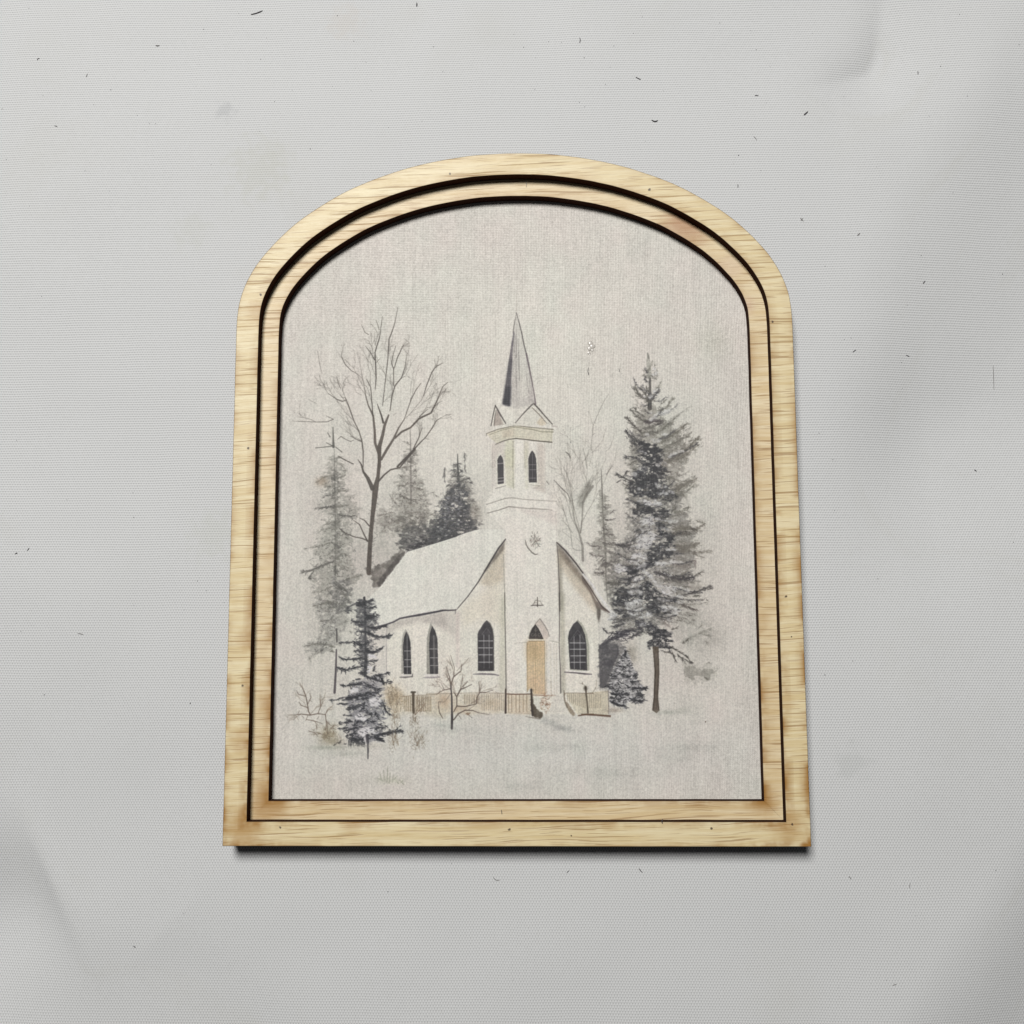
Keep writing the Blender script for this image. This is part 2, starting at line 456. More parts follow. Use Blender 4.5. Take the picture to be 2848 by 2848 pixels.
LEAF = vnoise(7, 4.2, 31, 4); LEAF = np.clip((LEAF - LEAF.mean()) / (LEAF.std() * 4.6) + 0.5, 0, 1)
LEAF2 = vnoise(4.5, 3.0, 32, 3); LEAF2 = np.clip((LEAF2 - LEAF2.mean()) / (LEAF2.std() * 4.2) + 0.5, 0, 1)
def tuft(tile, pts, col, a=0.8, soft=20, con=1.0, vary=0.5):
    """foliage or snow: a soft-edged body broken up by needle-sized noise, uneven inside"""
    s = soft * K
    r = polymask(pt(tile, pts), 3 + 3 * s)
    if r is None: return
    x0, y0, m = r; h, wd = m.shape; m = blur(m, s)
    n = LEAF[y0:y0 + h, x0:x0 + wd]; n2 = LEAF2[y0:y0 + h, x0:x0 + wd]
    v = np.clip((m - 0.5 + (n - 0.5) * con * 1.3) * 2.4 + 0.5, 0, 1) * np.clip(m * 4, 0, 1)
    v = v * (1 - vary + vary * 1.5 * n2)
    blend(x0, y0, np.clip(v * a, 0, 1), col)

def wash(tile, c, rx, ry, col, a, gran=0.5, rag=0.0):
    k_ = K * (4.2933 if tile == 'S' else 1.0)
    p = pt(tile, [c])[0]; rx *= k_; ry *= k_
    b = box(np.array([[p[0] - 2 * rx, p[1] - 2 * ry], [p[0] + 2 * rx, p[1] + 2 * ry]]), 1)
    if b is None: return
    x0, y0, x1, y1 = b
    gx, gy = np.meshgrid(np.arange(x0, x1), np.arange(y0, y1))
    m = np.exp(-(((gx - p[0]) / rx) ** 2 + ((gy - p[1]) / ry) ** 2))
    if rag: m = m * np.clip((RAG[y0:y1, x0:x1] - 0.5 + rag * 0.5) * 3.5, 0, 1)
    m = m * np.clip(1 + (GRAIN[y0:y1, x0:x1] - 0.5) * 2 * gran, 0, 1.4)
    blend(x0, y0, np.clip(m * a, 0, 1).astype(np.float32), col)

def bough(tile, pts, wd, col, a=0.85, dens=1.0, ln=34, spread=0.9, fat=8, core=True):
    """a conifer branch: a ragged core and needle-like dabs along it"""
    q = np.asarray(pts, float)
    if core: line(tile, q, [wd * 0.5] * (len(q) - 1) + [wd * 0.22], col, a * 0.75)
    seg = np.hypot(*np.diff(q, axis=0).T); tot = seg.sum(); cum = np.r_[0, np.cumsum(seg)]
    n = max(3, int(tot / 11 * dens * (1 + wd / 60)))
    for _ in range(n):
        s = rng.random() * tot; i = min(len(seg) - 1, int(np.searchsorted(cum, s) - 1)); i = max(i, 0)
        t = (s - cum[i]) / seg[i]; c = q[i] + (q[i + 1] - q[i]) * t; d = (q[i + 1] - q[i]) / seg[i]
        ang = math.atan2(d[1], d[0]) + rng.normal(0, spread * 0.55)
        nr = np.array([-d[1], d[0]]); c = c + nr * rng.normal(0, wd * 0.33)
        L = ln * (0.4 + rng.random() * 0.8)
        e = c + L * np.array([math.cos(ang), math.sin(ang) + 0.18])
        f = fat * (0.5 + rng.random())
        line(tile, [c, (c + e) / 2, e], [f, f * 0.9, f * 0.3], np.asarray(col) + rng.normal(0, 9), a * (0.55 + 0.45 * rng.random()))

def speck(tile, region, n, col, a, ln, fat, flat=0.5):
    """short dabs thrown inside a polygon"""
    r = np.asarray(region, float); lo, hi = r.min(0), r.max(0); k = 0
    while k < n:
        c = lo + (hi - lo) * rng.random(2)
        ins = False
        for i in range(len(r)):
            (xa, ya), (xb, yb) = r[i - 1], r[i]
            if (ya > c[1]) != (yb > c[1]) and c[0] < (xb - xa) * (c[1] - ya) / (yb - ya) + xa: ins = not ins
        if not ins: continue
        k += 1
        ang = rng.normal(0, flat) + (math.pi if rng.random() < .5 else 0)
        L = ln * (0.4 + 0.9 * rng.random()); f = fat * (0.5 + 0.8 * rng.random())
        e = c + L * np.array([math.cos(ang), math.sin(ang)])
        line(tile, [c, e], [f, f * 0.5], np.asarray(col) + rng.normal(0, 7), a * (0.5 + 0.5 * rng.random()))

# ---- ground of the picture
PAPER = np.array([211, 204, 197.0]); GREENISH = np.array([209, 207, 201.0]); PINK = np.array([209, 204, 199.0])
b1 = np.clip((BLOT - 0.5) * 2.2 + 0.5, 0, 1)[..., None]
IMG[:] = (GREENISH * (1 - b1) + PINK * b1) / 255.0
yy_ = np.linspace(0, 1, CH)[:, None, None]
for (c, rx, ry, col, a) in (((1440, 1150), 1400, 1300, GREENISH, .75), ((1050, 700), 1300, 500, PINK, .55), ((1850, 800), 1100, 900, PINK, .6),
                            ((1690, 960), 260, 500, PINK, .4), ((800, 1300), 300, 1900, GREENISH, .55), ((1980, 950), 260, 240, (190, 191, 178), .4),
                            ((1440, 1250), 1700, 2300, (216, 214, 207), .65),  # pale centre: gloss reflection off the print, painted into the paper colour
                            ((1450, 1050), 900, 1100, (219, 217, 209), .5),  # brighter core of that painted sheen, around the steeple
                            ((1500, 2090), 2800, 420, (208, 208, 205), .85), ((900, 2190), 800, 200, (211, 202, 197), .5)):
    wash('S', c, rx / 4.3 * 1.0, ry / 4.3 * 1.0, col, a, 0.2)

DK = (58, 56, 64); NAVY = (54, 55, 62); OLV = (110, 108, 98); MID = (136, 134, 126); BRK = (82, 74, 68); SNOW = (208, 207, 213); WALL = (222, 219, 211)

# ---- soft mist behind the trees
for (t, c, rx, ry, a) in (('B', (480, 800), 330, 900, .20), ('B', (520, 1500), 340, 500, .22), ('B', (1350, 750), 260, 520, .26), ('C', (520, 300), 330, 420, .22),
                          ('H', (1150, 700), 420, 900, .22), ('H', (420, 800), 220, 700, .20), ('I', (1400, 560), 260, 240, .34), ('I', (1250, 250), 260, 200, .3), ('E', (430, 650), 220, 330, .26),
                          ('G', (950, 1350), 330, 480, .14), ('B', (1050, 1150), 260, 420, .32)):
    wash(t, c, rx, ry, (150, 149, 143), a, 0.7)

# ---- tall faint pine at the left
tuft('B', [(450, 60), (540, 180), (600, 350), (560, 480), (640, 600), (760, 760), (640, 830), (640, 1000), (680, 1120), (600, 1240), (680, 1400), (800, 1540), (640, 1640), (700, 1800), (640, 1932), (280, 1932), (320, 1760), (240, 1600), (150, 1480), (330, 1380), (240, 1240), (330, 1120), (330, 960), (400, 820), (280, 720), (380, 600), (360, 460), (280, 400), (380, 260)], (152, 151, 144), .6, 40, 1.35, .5)
tuft('C', [(340, -40), (760, -40), (760, 160), (700, 330), (640, 480), (560, 600), (420, 640), (300, 700), (260, 560), (440, 470), (480, 300), (400, 160)], (150, 149, 145), .62, 40, 1.3, .5)
tuft('B', [(440, 1550), (640, 1580), (700, 1800), (600, 1932), (420, 1932)], (112, 112, 112), .6, 40, 1.3, .5)
tuft('B', [(440, 260), (520, 270), (540, 500), (520, 900), (560, 1300), (500, 1500), (450, 1300), (450, 800)], (112, 111, 105), .55, 30, 1.3, .5)
GP = (122, 121, 113)
line('A', [(410, 1455), (413, 1600), (416, 1690)], [10, 20, 34], (92, 92, 86), .85)
line('B', [(468, 0), (475, 500), (480, 1000), (480, 1500)], [10, 16, 18, 24], (112, 111, 105), .5)
for (s, e) in (((330, 1640), (420, 1685)), ((200, 1702), (420, 1680)), ((345, 1520), (375, 1570)), ((440, 1690), (515, 1750)), ((470, 1800), (560, 1850)), ((560, 1850), (650, 1893))):
    line('A', [s, e], [8, 14], (92, 90, 84), .8)
for p, wd, a in (([(560, 90), (470, 110), (390, 125)], 24, .45), ([(480, 150), (560, 180), (610, 260)], 50, .35), ([(470, 310), (400, 320), (330, 345), (250, 400)], 46, .55),
                 ([(440, 340), (480, 370)], 70, .75), ([(600, 260), (560, 330), (480, 350)], 50, .45), ([(480, 440), (420, 450), (330, 420)], 36, .5),
                 ([(480, 510), (420, 540), (330, 570)], 26, .6), ([(480, 520), (570, 500), (640, 480)], 40, .5), ([(600, 580), (680, 560), (740, 530)], 40, .25),
                 ([(480, 690), (420, 690), (330, 695), (245, 705)], 36, .7), ([(480, 690), (560, 680), (650, 660)], 40, .5), ([(480, 780), (560, 790), (640, 800), (735, 800)], 26, .8),
                 ([(640, 760), (720, 740), (800, 705)], 60, .3), ([(480, 860), (410, 880), (340, 905)], 40, .5), ([(440, 930), (340, 960), (270, 1000)], 26, .45),
                 ([(530, 950), (600, 1000), (660, 1030)], 22, .6), ([(560, 1060), (680, 1060)], 46, .3), ([(450, 1110), (340, 1140), (250, 1165), (105, 1188)], 20, .5),
                 ([(480, 1150), (520, 1170), (550, 1185)], 60, .6), ([(450, 1230), (370, 1280)], 20, .5), ([(500, 1220), (580, 1240), (650, 1290)], 22, .45),
                 ([(470, 1330), (380, 1370), (280, 1410), (180, 1450), (80, 1475)], 46, .75), ([(200, 1480), (160, 1540), (220, 1540)], 30, .6), ([(500, 1300), (560, 1400), (600, 1430)], 90, .35),
                 ([(480, 1400), (480, 1490)], 60, .7), ([(600, 1560), (700, 1530), (810, 1500)], 40, .55), ([(480, 1600), (560, 1660), (620, 1700)], 90, .6),
                 ([(450, 1640), (330, 1690), (200, 1710)], 30, .4), ([(560, 1720), (640, 1780)], 80, .45), ([(430, 1830), (330, 1850), (230, 1870)], 40, .35), ([(380, 1660), (400, 1700)], 50, .5)):
    bough('B', p, wd, GP if a < .6 else (96, 95, 91), a, 1.0)
for p, wd, a in (([(600, 20), (480, 40), (350, 70)], 40, .5), ([(480, 10), (700, 60)], 60, .4), ([(600, 230), (520, 240), (430, 250)], 30, .5), ([(600, 120), (520, 100)], 60, .35),
                 ([(600, 560), (500, 530), (400, 520), (230, 550)], 46, .6), ([(460, 590), (380, 640), (300, 680), (310, 730)], 40, .35), ([(550, 615), (600, 618)], 22, .9),
                 ([(640, 300), (720, 260), (780, 250)], 40, .35), ([(780, 370), (810, 390)], 30, .5), ([(640, 520), (740, 505), (820, 500)], 20, .6), ([(500, 400), (540, 450)], 90, .25)):
    bough('C', p, wd, GP, a, 1.0)
line('C', [(625, 340), (628, 500)], [14, 18], (80, 76, 78), .85)
line('C', [(622, 590), (615, 850), (600, 1105)], [16, 26, 30], (92, 84, 92), .9)
wash('B', (320, 390), 80, 60, (168, 146, 124), .6, .5)

# ---- middle pine between the bare tree and the church
tuft('B', [(1370, -60), (1450, 60), (1430, 200), (1520, 400), (1560, 560), (1640, 760), (1640, 900), (1220, 1010), (1000, 1000), (1060, 780), (1200, 640), (1180, 480), (1280, 300), (1290, 130)], (148, 145, 138), .6, 44, 1.35, .5)
tuft('B', [(980, 740), (1120, 740), (1300, 860), (1280, 960), (1000, 1000)], (150, 144, 138), .5, 36, 1.3, .5)
tuft('B', [(1250, 800), (1500, 780), (1700, 860), (1500, 960), (1230, 1010)], (112, 108, 102), .55, 40, 1.2, .5)
line('B', [(1375, -240), (1380, 60), (1385, 640)], [10, 20, 26], (112, 108, 102), .55)
for p, wd, a in (([(1380, -50), (1310, -90)], 20, .5), ([(1440, 30), (1380, 60), (1330, 100)], 90, .45), ([(1420, 150), (1350, 150), (1290, 120)], 60, .45), ([(1400, 200), (1300, 215), (1230, 240)], 40, .4),
                 ([(1230, 300), (1290, 330)], 16, .5), ([(1380, 400), (1300, 440), (1230, 430)], 26, .45), ([(1380, 400), (1450, 420), (1530, 400)], 30, .45),
                 ([(1400, 450), (1460, 470), (1525, 475)], 30, .65), ([(1250, 540), (1300, 575), (1360, 605), (1440, 605)], 26, .8), ([(1350, 640), (1400, 660)], 40, .5),
                 ([(1130, 545), (1170, 610), (1210, 655)], 24, .5), ([(1110, 770), (1060, 780), (990, 800)], 40, .45), ([(1290, 830), (1200, 860), (1100, 820)], 40, .35),
                 ([(1480, 560), (1560, 540), (1640, 515)], 14, .35), ([(1640, 515), (1690, 560)], 12, .7), ([(1380, 880), (1440, 900)], 60, .4), ([(1300, 750), (1400, 740), (1500, 760)], 90, .25)):
    bough('B', p, wd, (112, 107, 100), a, 1.0)
poly('B', [(1220, 1000), (1400, 930), (1600, 900), (1760, 860), (1940, 880), (1940, 1055), (1650, 1120), (1345, 1220), (1300, 1205), (1210, 1130), (1260, 1060)], (150, 148, 144), .5, 10, .9, .5)
tuft('B', [(1200, 1000), (1400, 900), (1600, 860), (1760, 800), (1940, 820), (1940, 1060), (1650, 1125), (1345, 1222), (1300, 1205), (1210, 1130), (1260, 1060)], (92, 92, 92), .8, 30, 1.4, .6)
tuft('B', [(1700, 1000), (1932, 930), (1932, 1060), (1500, 1170), (1345, 1222), (1320, 1190)], (62, 62, 66), .9, 14, 1.0, .4)
speck('B', [(1280, 1010), (1900, 940), (1900, 1040), (1350, 1180)], 60, (176, 176, 180), .45, 34, 12)
speck('B', [(1260, 1080), (1900, 960), (1900, 1060), (1350, 1210)], 90, (62, 60, 68), .6, 34, 12)
poly('B', [(1342, 1212), (1018, 1642), (930, 1660), (900, 1500), (930, 1400), (1120, 1330), (1260, 1180)], (112, 107, 101), .75, 26, .5, .6)
poly('B', [(1342, 1212), (1018, 1642), (960, 1620), (1060, 1480), (1240, 1250)], (84, 78, 76), .6, 16, .4, .5)
bough('B', [(900, 1380), (860, 1440), (900, 1480)], 60, (84, 78, 72), .7)

speck('B', [(420, 100), (560, 150), (760, 760), (700, 1500), (640, 1900), (300, 1900), (130, 1470), (300, 900), (300, 400)], 340, (88, 88, 84), .6, 26, 10, .8)
speck('B', [(420, 300), (620, 500), (700, 1500), (640, 1900), (300, 1900), (200, 1470), (320, 900)], 150, (208, 206, 200), .55, 28, 12, .8)
speck('C', [(360, 0), (740, 0), (660, 300), (560, 560), (300, 660), (440, 400)], 150, (90, 90, 90), .6, 26, 10, .8)
speck('C', [(360, 0), (740, 0), (660, 300), (560, 560), (440, 400)], 70, (210, 208, 205), .6, 28, 12, .8)
speck('B', [(1360, 0), (1440, 60), (1520, 450), (1640, 860), (1240, 960), (1020, 940), (1200, 600), (1270, 250)], 220, (86, 83, 79), .55, 26, 10, .8)
speck('B', [(1360, 150), (1520, 450), (1600, 860), (1240, 960), (1060, 900), (1200, 600)], 90, (208, 205, 200), .55, 28, 12, .8)

# ---- dark fir behind the nave
line('E', [(310, 60), (312, 200), (318, 360)], [8, 18, 34], (66, 66, 66), .9)
for p, wd, a in (([(310, 190), (255, 185)], 12, .6), ([(315, 175), (345, 170)], 12, .6), ([(310, 280), (275, 300)], 20, .6), ([(315, 330), (240, 325)], 22, .6), ([(320, 290), (350, 270)], 22, .6),
                 ([(330, 400), (390, 360), (450, 350)], 40, .75), ([(400, 390), (480, 395)], 16, .6), ([(300, 420), (220, 470)], 40, .5), ([(330, 460), (420, 480), (460, 500)], 50, .7),
                 ([(155, 220), (150, 300), (150, 380)], 16, .55), ([(390, 40), (395, 120), (400, 260)], 12, .4), ([(430, 600), (500, 620), (490, 640)], 40, .5)):
    bough('E', p, wd, (70, 69, 70), a, 1.2)
tuft('E', [(180, 440), (300, 260), (420, 330), (480, 560), (540, 740), (600, 930), (430, 985), (0, 1130), (-20, 900), (60, 740), (120, 560)], (136, 133, 128), .6, 34, 1.5, .5)
tuft('E', [(150, 560), (260, 470), (320, 380), (400, 480), (425, 600), (445, 750), (570, 935), (430, 985), (200, 1090), (-20, 1140), (-20, 930), (100, 820), (75, 740), (120, 640)], (76, 78, 84), .85, 40, 1.6, .6)
for k in range(60):
    y_ = rng.uniform(150, 1000); w_ = 30 + (y_ - 100) * .24; sd = 1 if rng.random() < .5 else -1
    bough('E', [(315 - .06 * y_, y_), (315 - .06 * y_ + sd * w_ * rng.uniform(.5, 1.15), y_ + rng.normal(14, 14))], rng.uniform(12, 26), (88, 88, 88), rng.uniform(.4, .8), 1.0, 28, 1.0, 8, core=False)
speck('E', [(120, 560), (300, 380), (440, 560), (460, 760), (200, 1040), (0, 1060)], 110, (168, 170, 174), .6, 24, 12)
speck('E', [(150, 600), (270, 520), (360, 620), (330, 940), (180, 960), (100, 760)], 70, (150, 152, 164), .5, 40, 16)
speck('E', [(130, 600), (400, 500), (440, 750), (540, 930), (0, 1120), (0, 940)], 130, (54, 55, 66), .65, 34, 14)
wash('E', (520, 760), 80, 130, (150, 143, 134), .6, .6)
speck('E', [(430, 560), (520, 640), (590, 800), (470, 820)], 30, (96, 92, 86), .5, 26, 10)

# ---- bare tree
BT = (98, 88, 80)
line('A', [(965, 1932), (962, 1780), (960, 1700), (1000, 1560), (1030, 1420), (1075, 1310)], [38, 44, 54, 40, 34, 20], BT, .92)
line('A', [(950, 1760), (912, 1640), (908, 1500), (890, 1320), (830, 1190), (800, 1080), (785, 980)], [30, 34, 30, 24, 15, 10, 6], BT, .9)
line('A', [(985, 1840), (1060, 1710), (1130, 1600), (1190, 1470), (1260, 1360)], [32, 34, 27, 18, 9], BT, .9)
line('A', [(1150, 1585), (1230, 1510), (1335, 1460), (1440, 1350), (1580, 1285), (1660, 1120), (1720, 970), (1780, 920)], [22, 24, 22, 24, 20, 13, 8, 5], BT, .95)
for p, ws, a in (([(1010, 1400), (990, 1320), (960, 1240), (940, 1180)], [26, 20, 14, 8], 1), ([(1260, 1360), (1340, 1130), (1400, 1010), (1460, 930)], [8, 12, 10, 5], .8),
                 ([(885, 1320), (878, 1200), (860, 980), (810, 880)], [16, 12, 10, 7], .9), ([(855, 960), (855, 800)], [8, 4], .6), ([(915, 1000), (925, 860), (918, 700), (912, 560), (935, 480), (965, 390), (975, 320), (1000, 130)], [8, 14, 16, 14, 14, 12, 8, 4], .9),
                 ([(905, 650), (870, 580), (800, 490)], [12, 10, 6], .9), ([(912, 470), (908, 320)], [6, 3], .7), ([(960, 290), (950, 250), (925, 180)], [9, 7, 4], .8), ([(920, 690), (975, 630)], [7, 4], .7),
                 ([(1000, 1200), (1040, 860), (1065, 640), (1080, 400), (1120, 300), (1150, 200), (1185, 20)], [6, 10, 12, 14, 12, 8, 4], .85), ([(1090, 1260), (1115, 1080), (1150, 960), (1230, 860), (1270, 740), (1285, 640)], [10, 14, 14, 13, 10, 6], .9),
                 ([(1135, 960), (1135, 760), (1110, 700), (1120, 620), (1160, 480)], [9, 12, 10, 9, 5], .85), ([(1140, 750), (1180, 620), (1220, 540), (1250, 470)], [10, 12, 10, 5], .9), ([(1230, 870), (1280, 840)], [8, 4], .6),
                 ([(1490, 1080), (1530, 950), (1590, 800), (1640, 730), (1720, 690)], [7, 11, 13, 8, 4], .9), ([(1440, 1330), (1540, 1240)], [12, 5], .8), ([(1585, 1270), (1650, 1180), (1710, 1140)], [10, 7, 4], .7),
                 ([(1620, 1225), (1710, 1260)], [5, 3], .4), ([(1340, 1280), (1460, 1140), (1490, 1080)], [5, 6, 7], .5), ([(1330, 1060), (1345, 900)], [6, 4], .45), ([(1290, 820), (1350, 690), (1420, 590)], [5, 5, 3], .4),
                 ([(1560, 1180), (1600, 1060), (1650, 930)], [6, 5, 4], .5), ([(1780, 920), (1910, 900), (1990, 850)], [3, 3, 2], .3),
                 ([(1180, 1925), (1330, 1770), (1440, 1650), (1520, 1570), (1590, 1470), (1640, 1380), (1700, 1340)], [26, 22, 14, 11, 9, 8, 4], .95), ([(1370, 1710), (1430, 1590), (1475, 1460)], [14, 12, 6], .9), ([(1510, 1590), (1560, 1600)], [6, 3], .6),
                 ([(770, 1932), (770, 1740), (755, 1620), (720, 1500), (660, 1380), (600, 1210), (560, 1110)], [10, 16, 14, 12, 12, 14, 10], .9), ([(570, 1130), (520, 1145), (460, 1125), (350, 1050)], [10, 12, 11, 5], .9), ([(560, 1105), (515, 1095)], [6, 4], .6),
                 ([(720, 1510), (640, 1410)], [7, 4], .6), ([(750, 1625), (680, 1595), (620, 1560)], [12, 9, 5], .9), ([(655, 1610), (620, 1625), (560, 1600), (505, 1565), (465, 1600)], [7, 8, 8, 9, 5], .8),
                 ([(685, 810), (630, 780), (560, 710), (510, 615)], [5, 9, 10, 4], .85), ([(780, 960), (750, 860), (685, 810)], [5, 5, 5], .5), ([(835, 350), (790, 320), (750, 230)], [7, 8, 4], .8), ([(500, 990), (470, 920), (455, 850)], [8, 9, 4], .8),
                 ([(280, 820), (250, 700), (225, 540)], [5, 7, 4], .55), ([(265, 960), (190, 850)], [6, 4], .5), ([(750, 1070), (690, 1040), (660, 970)], [5, 5, 3], .5), ([(360, 1000), (320, 900)], [5, 3], .35),
                 ([(0, 1385), (200, 1392), (340, 1390), (415, 1360), (330, 1320)], [5, 8, 9, 9, 4], .8), ([(-80, 1380), (0, 1385)], [3, 5], .6), ([(210, 1170), (110, 1120)], [6, 3], .5), ([(560, 1300), (600, 1420)], [5, 5], .3),
                 ([(1130, 1310), (1170, 1285)], [5, 4], .4)):
    line('A', p, ws, (88, 80, 74), a)
line('B', [(1010, -20), (1005, 150), (990, 330), (960, 470), (945, 620), (925, 800), (905, 1000), (895, 1150), (885, 1330), (880, 1480)], [46, 40, 46, 76, 66, 52, 52, 56, 60, 56], BT, .95)
for p, ws in (([(925, 470), (870, 350), (815, 270), (790, 180), (750, 125)], [60, 44, 26, 18, 7]), ([(1000, 380), (1060, 310), (1140, 245), (1250, 220), (1330, 120), (1430, 0)], [24, 20, 17, 17, 22, 26]),
              ([(885, 915), (830, 850), (770, 822)], [16, 12, 7]), ([(865, 1100), (820, 1010), (770, 900), (700, 850)], [18, 14, 12, 6]), ([(870, 1095), (800, 1065), (700, 1045), (600, 1000), (530, 945)], [16, 13, 11, 8, 5]),
              ([(520, 85), (620, 140), (700, 178)], [7, 10, 5])):
    line('B', p, ws, (90, 81, 75), .94)
speck('B', [(920, 500), (980, 480), (950, 1000), (905, 1450), (860, 1450)], 60, (64, 57, 54), .5, 40, 9, 1.2)

def twigs(tile, p, ang, L, wd, col, a, depth):
    """a twig that keeps forking"""
    q = [np.asarray(p, float)]; th = ang
    for _ in range(3):
        th += rng.normal(0, .13); q.append(q[-1] + L / 3 * np.array([math.cos(th), math.sin(th)]))
    line(tile, q, [wd, wd * .9, wd * .75, wd * .6], col, a)
    if depth:
        for k in range(2 if rng.random() < .75 else 3):
            b = q[rng.integers(1, 4)]
            twigs(tile, b, th + rng.normal(0, .42), L * rng.uniform(.55, .85), max(2.5, wd * .68), col, a * .9, depth - 1)
for (x_, y_, an_, L_) in ((910, 640, -1.9, 150), (930, 860, -2.2, 150), (915, 480, -1.3, 130), (880, 1200, -2.0, 170), (810, 1090, -2.1, 170), (785, 980, -1.7, 160), (1110, 1080, -1.2, 170), (1065, 640, -1.3, 150), (1135, 760, -1.7, 140), (1180, 620, -1.2, 120),
                         (1230, 860, -.9, 150), (1260, 1360, -.9, 190), (1330, 1130, -1.2, 160), (1440, 1350, -1.1, 190), (1490, 1080, -1.0, 150), (1580, 1285, -.7, 160), (1660, 1120, -.9, 140), (1590, 800, -1.0, 110), (1520, 1570, -.8, 170), (1430, 1590, -1.3, 140), (1640, 1380, -.8, 90),
                         (600, 1210, -2.3, 150), (660, 1380, -2.5, 150), (720, 1500, -2.6, 150), (560, 1110, -1.9, 140), (460, 1125, -2.5, 130), (560, 710, -1.9, 120), (755, 1620, -2.7, 150), (350, 1050, -2.2, 120), (1285, 640, -1.5, 100), (1040, 860, -1.8, 120), (855, 800, -1.7, 100), (700, 830, -2.0, 120), (1000, 1200, -1.5, 120), (200, 1392, -2.6, 130)):
    twigs('A', (x_, y_), an_, L_ * 1.1, 5.5, (98, 91, 85), .6, 3)

# ---- slight bare tree and thin pine on the right of the tower
LG = (126, 122, 116)
for p, ws, a in (([(1570, 205), (1610, 290), (1650, 420), (1680, 640), (1705, 850), (1760, 1000), (1800, 1150), (1805, 1330)], [5, 9, 10, 12, 14, 22, 30, 34], .62), ([(1460, 370), (1560, 475), (1620, 530), (1660, 620)], [5, 11, 7, 6], .85),
                 ([(1370, 380), (1400, 420)], [9, 5], .8), ([(1530, 570), (1600, 800), (1660, 1000), (1680, 1180), (1720, 1205), (1800, 1210)], [5, 7, 8, 8, 10, 8], .55), ([(1600, 30), (1640, 60), (1660, 110)], [6, 9, 5], .85),
                 ([(1790, 850), (1775, 1000)], [6, 12], .5), ([(1560, 980), (1660, 1060)], [4, 6], .45), ([(1720, 1050), (1800, 1140)], [5, 8], .45), ([(1850, 1115), (1930, 1140)], [7, 5], .5), ([(1890, 1250), (1930, 1280)], [9, 14], .6)):
    line('E', p, ws, LG if a < .8 else (90, 84, 78), a)
for p, ws, a in (([(100, 1300), (122, 1010), (190, 850), (250, 720), (310, 630)], [6, 8, 7, 6, 3], .5), ([(122, 1000), (70, 830)], [5, 3], .45), ([(120, 1115), (145, 1095)], [5, 5], .6), ([(5, 1280), (35, 1400), (50, 1520)], [6, 9, 5], .65),
                 ([(50, 1390), (75, 1290)], [5, 4], .5), ([(280, 1310), (330, 1270), (380, 1100)], [6, 6, 3], .45), ([(285, 1590), (320, 1530), (355, 1490)], [9, 9, 5], .7), ([(170, 1700), (215, 1640)], [8, 6], .6), ([(330, 1740), (310, 1800)], [5, 6], .4),
                 ([(-60, 1932), (60, 1700), (110, 1600)], [6, 6, 3], .35)):
    line('G', p, ws, (104, 99, 93), a)
for (x_, y_, an_, L_, w_) in ((1760, 1000, -1.85, 330, 10), (1775, 1000, -1.45, 420, 10), (1800, 860, -1.2, 380, 9), (1700, 850, -1.75, 330, 8), (1660, 620, -1.9, 260, 7), (1660, 450, -1.7, 260, 6), (1800, 640, -1.35, 340, 8), (1850, 540, -1.2, 300, 7), (1790, 300, -1.6, 260, 6), (1880, 200, -1.3, 240, 5), (1720, 100, -1.7, 220, 5), (1600, 800, -1.9, 220, 6), (1680, 1000, -2.2, 200, 6)):
    twigs('E', (x_, y_), an_, L_, w_, (128, 122, 115), .55, 3)
poly('G', [(-50, 1990), (-60, 1850), (0, 1760), (80, 1660), (110, 1740), (40, 1880), (-20, 1990)], (130, 126, 119), .6, 20, 0, .7)
line('E', [(1925, 440), (1850, 540), (1806, 640), (1796, 850), (1778, 1000)], [30, 34, 24, 12, 14], (120, 115, 108), .6)
line('G', [(222, 1530), (228, 1700), (234, 1880)], [6, 12, 12], (88, 83, 78), .8)
line('H', [(232, -20), (240, 200), (262, 520), (272, 720), (276, 940), (285, 1100), (298, 1260)], [14, 18, 30, 28, 16, 16, 8], (108, 104, 98), .6)
tuft('H', [(200, -60), (260, -60), (320, 120), (300, 330), (400, 470), (330, 620), (460, 760), (360, 880), (420, 1080), (300, 1200), (230, 1000), (130, 920), (210, 760), (80, 620), (200, 480)], (138, 134, 127), .6, 30, 1.5, .5)
speck('H', [(220, -40), (290, 120), (300, 330), (380, 470), (440, 760), (380, 1060), (260, 1000), (140, 900), (200, 480)], 120, (86, 82, 80), .6, 24, 9, .8)
for p, wd, a in (([(245, 130), (300, 150)], 30, .6), ([(270, 290), (330, 285), (390, 272)], 12, .8), ([(320, 215), (380, 170)], 12, .7), ([(230, 380), (300, 410)], 40, .5), ([(250, 450), (370, 470)], 30, .6), ([(240, 560), (330, 580)], 40, .7),
                 ([(240, 600), (120, 600), (45, 560)], 14, .55), ([(240, 720), (160, 720), (90, 690)], 18, .5), ([(350, 560), (440, 590), (590, 600)], 36, .65), ([(230, 830), (270, 800), (350, 820)], 66, .85), ([(250, 915), (130, 915)], 14, .6),
                 ([(230, 940), (260, 900)], 22, .8), ([(430, 780), (330, 780)], 26, .6), ([(290, 1040), (370, 1060), (440, 1050)], 50, .5), ([(290, 660), (380, 700), (460, 700)], 60, .3), ([(500, 200), (560, 230)], 22, .5), ([(480, 90), (560, 80)], 40, .25)):
    bough('H', p, wd, (92, 86, 84), a, 1.0)

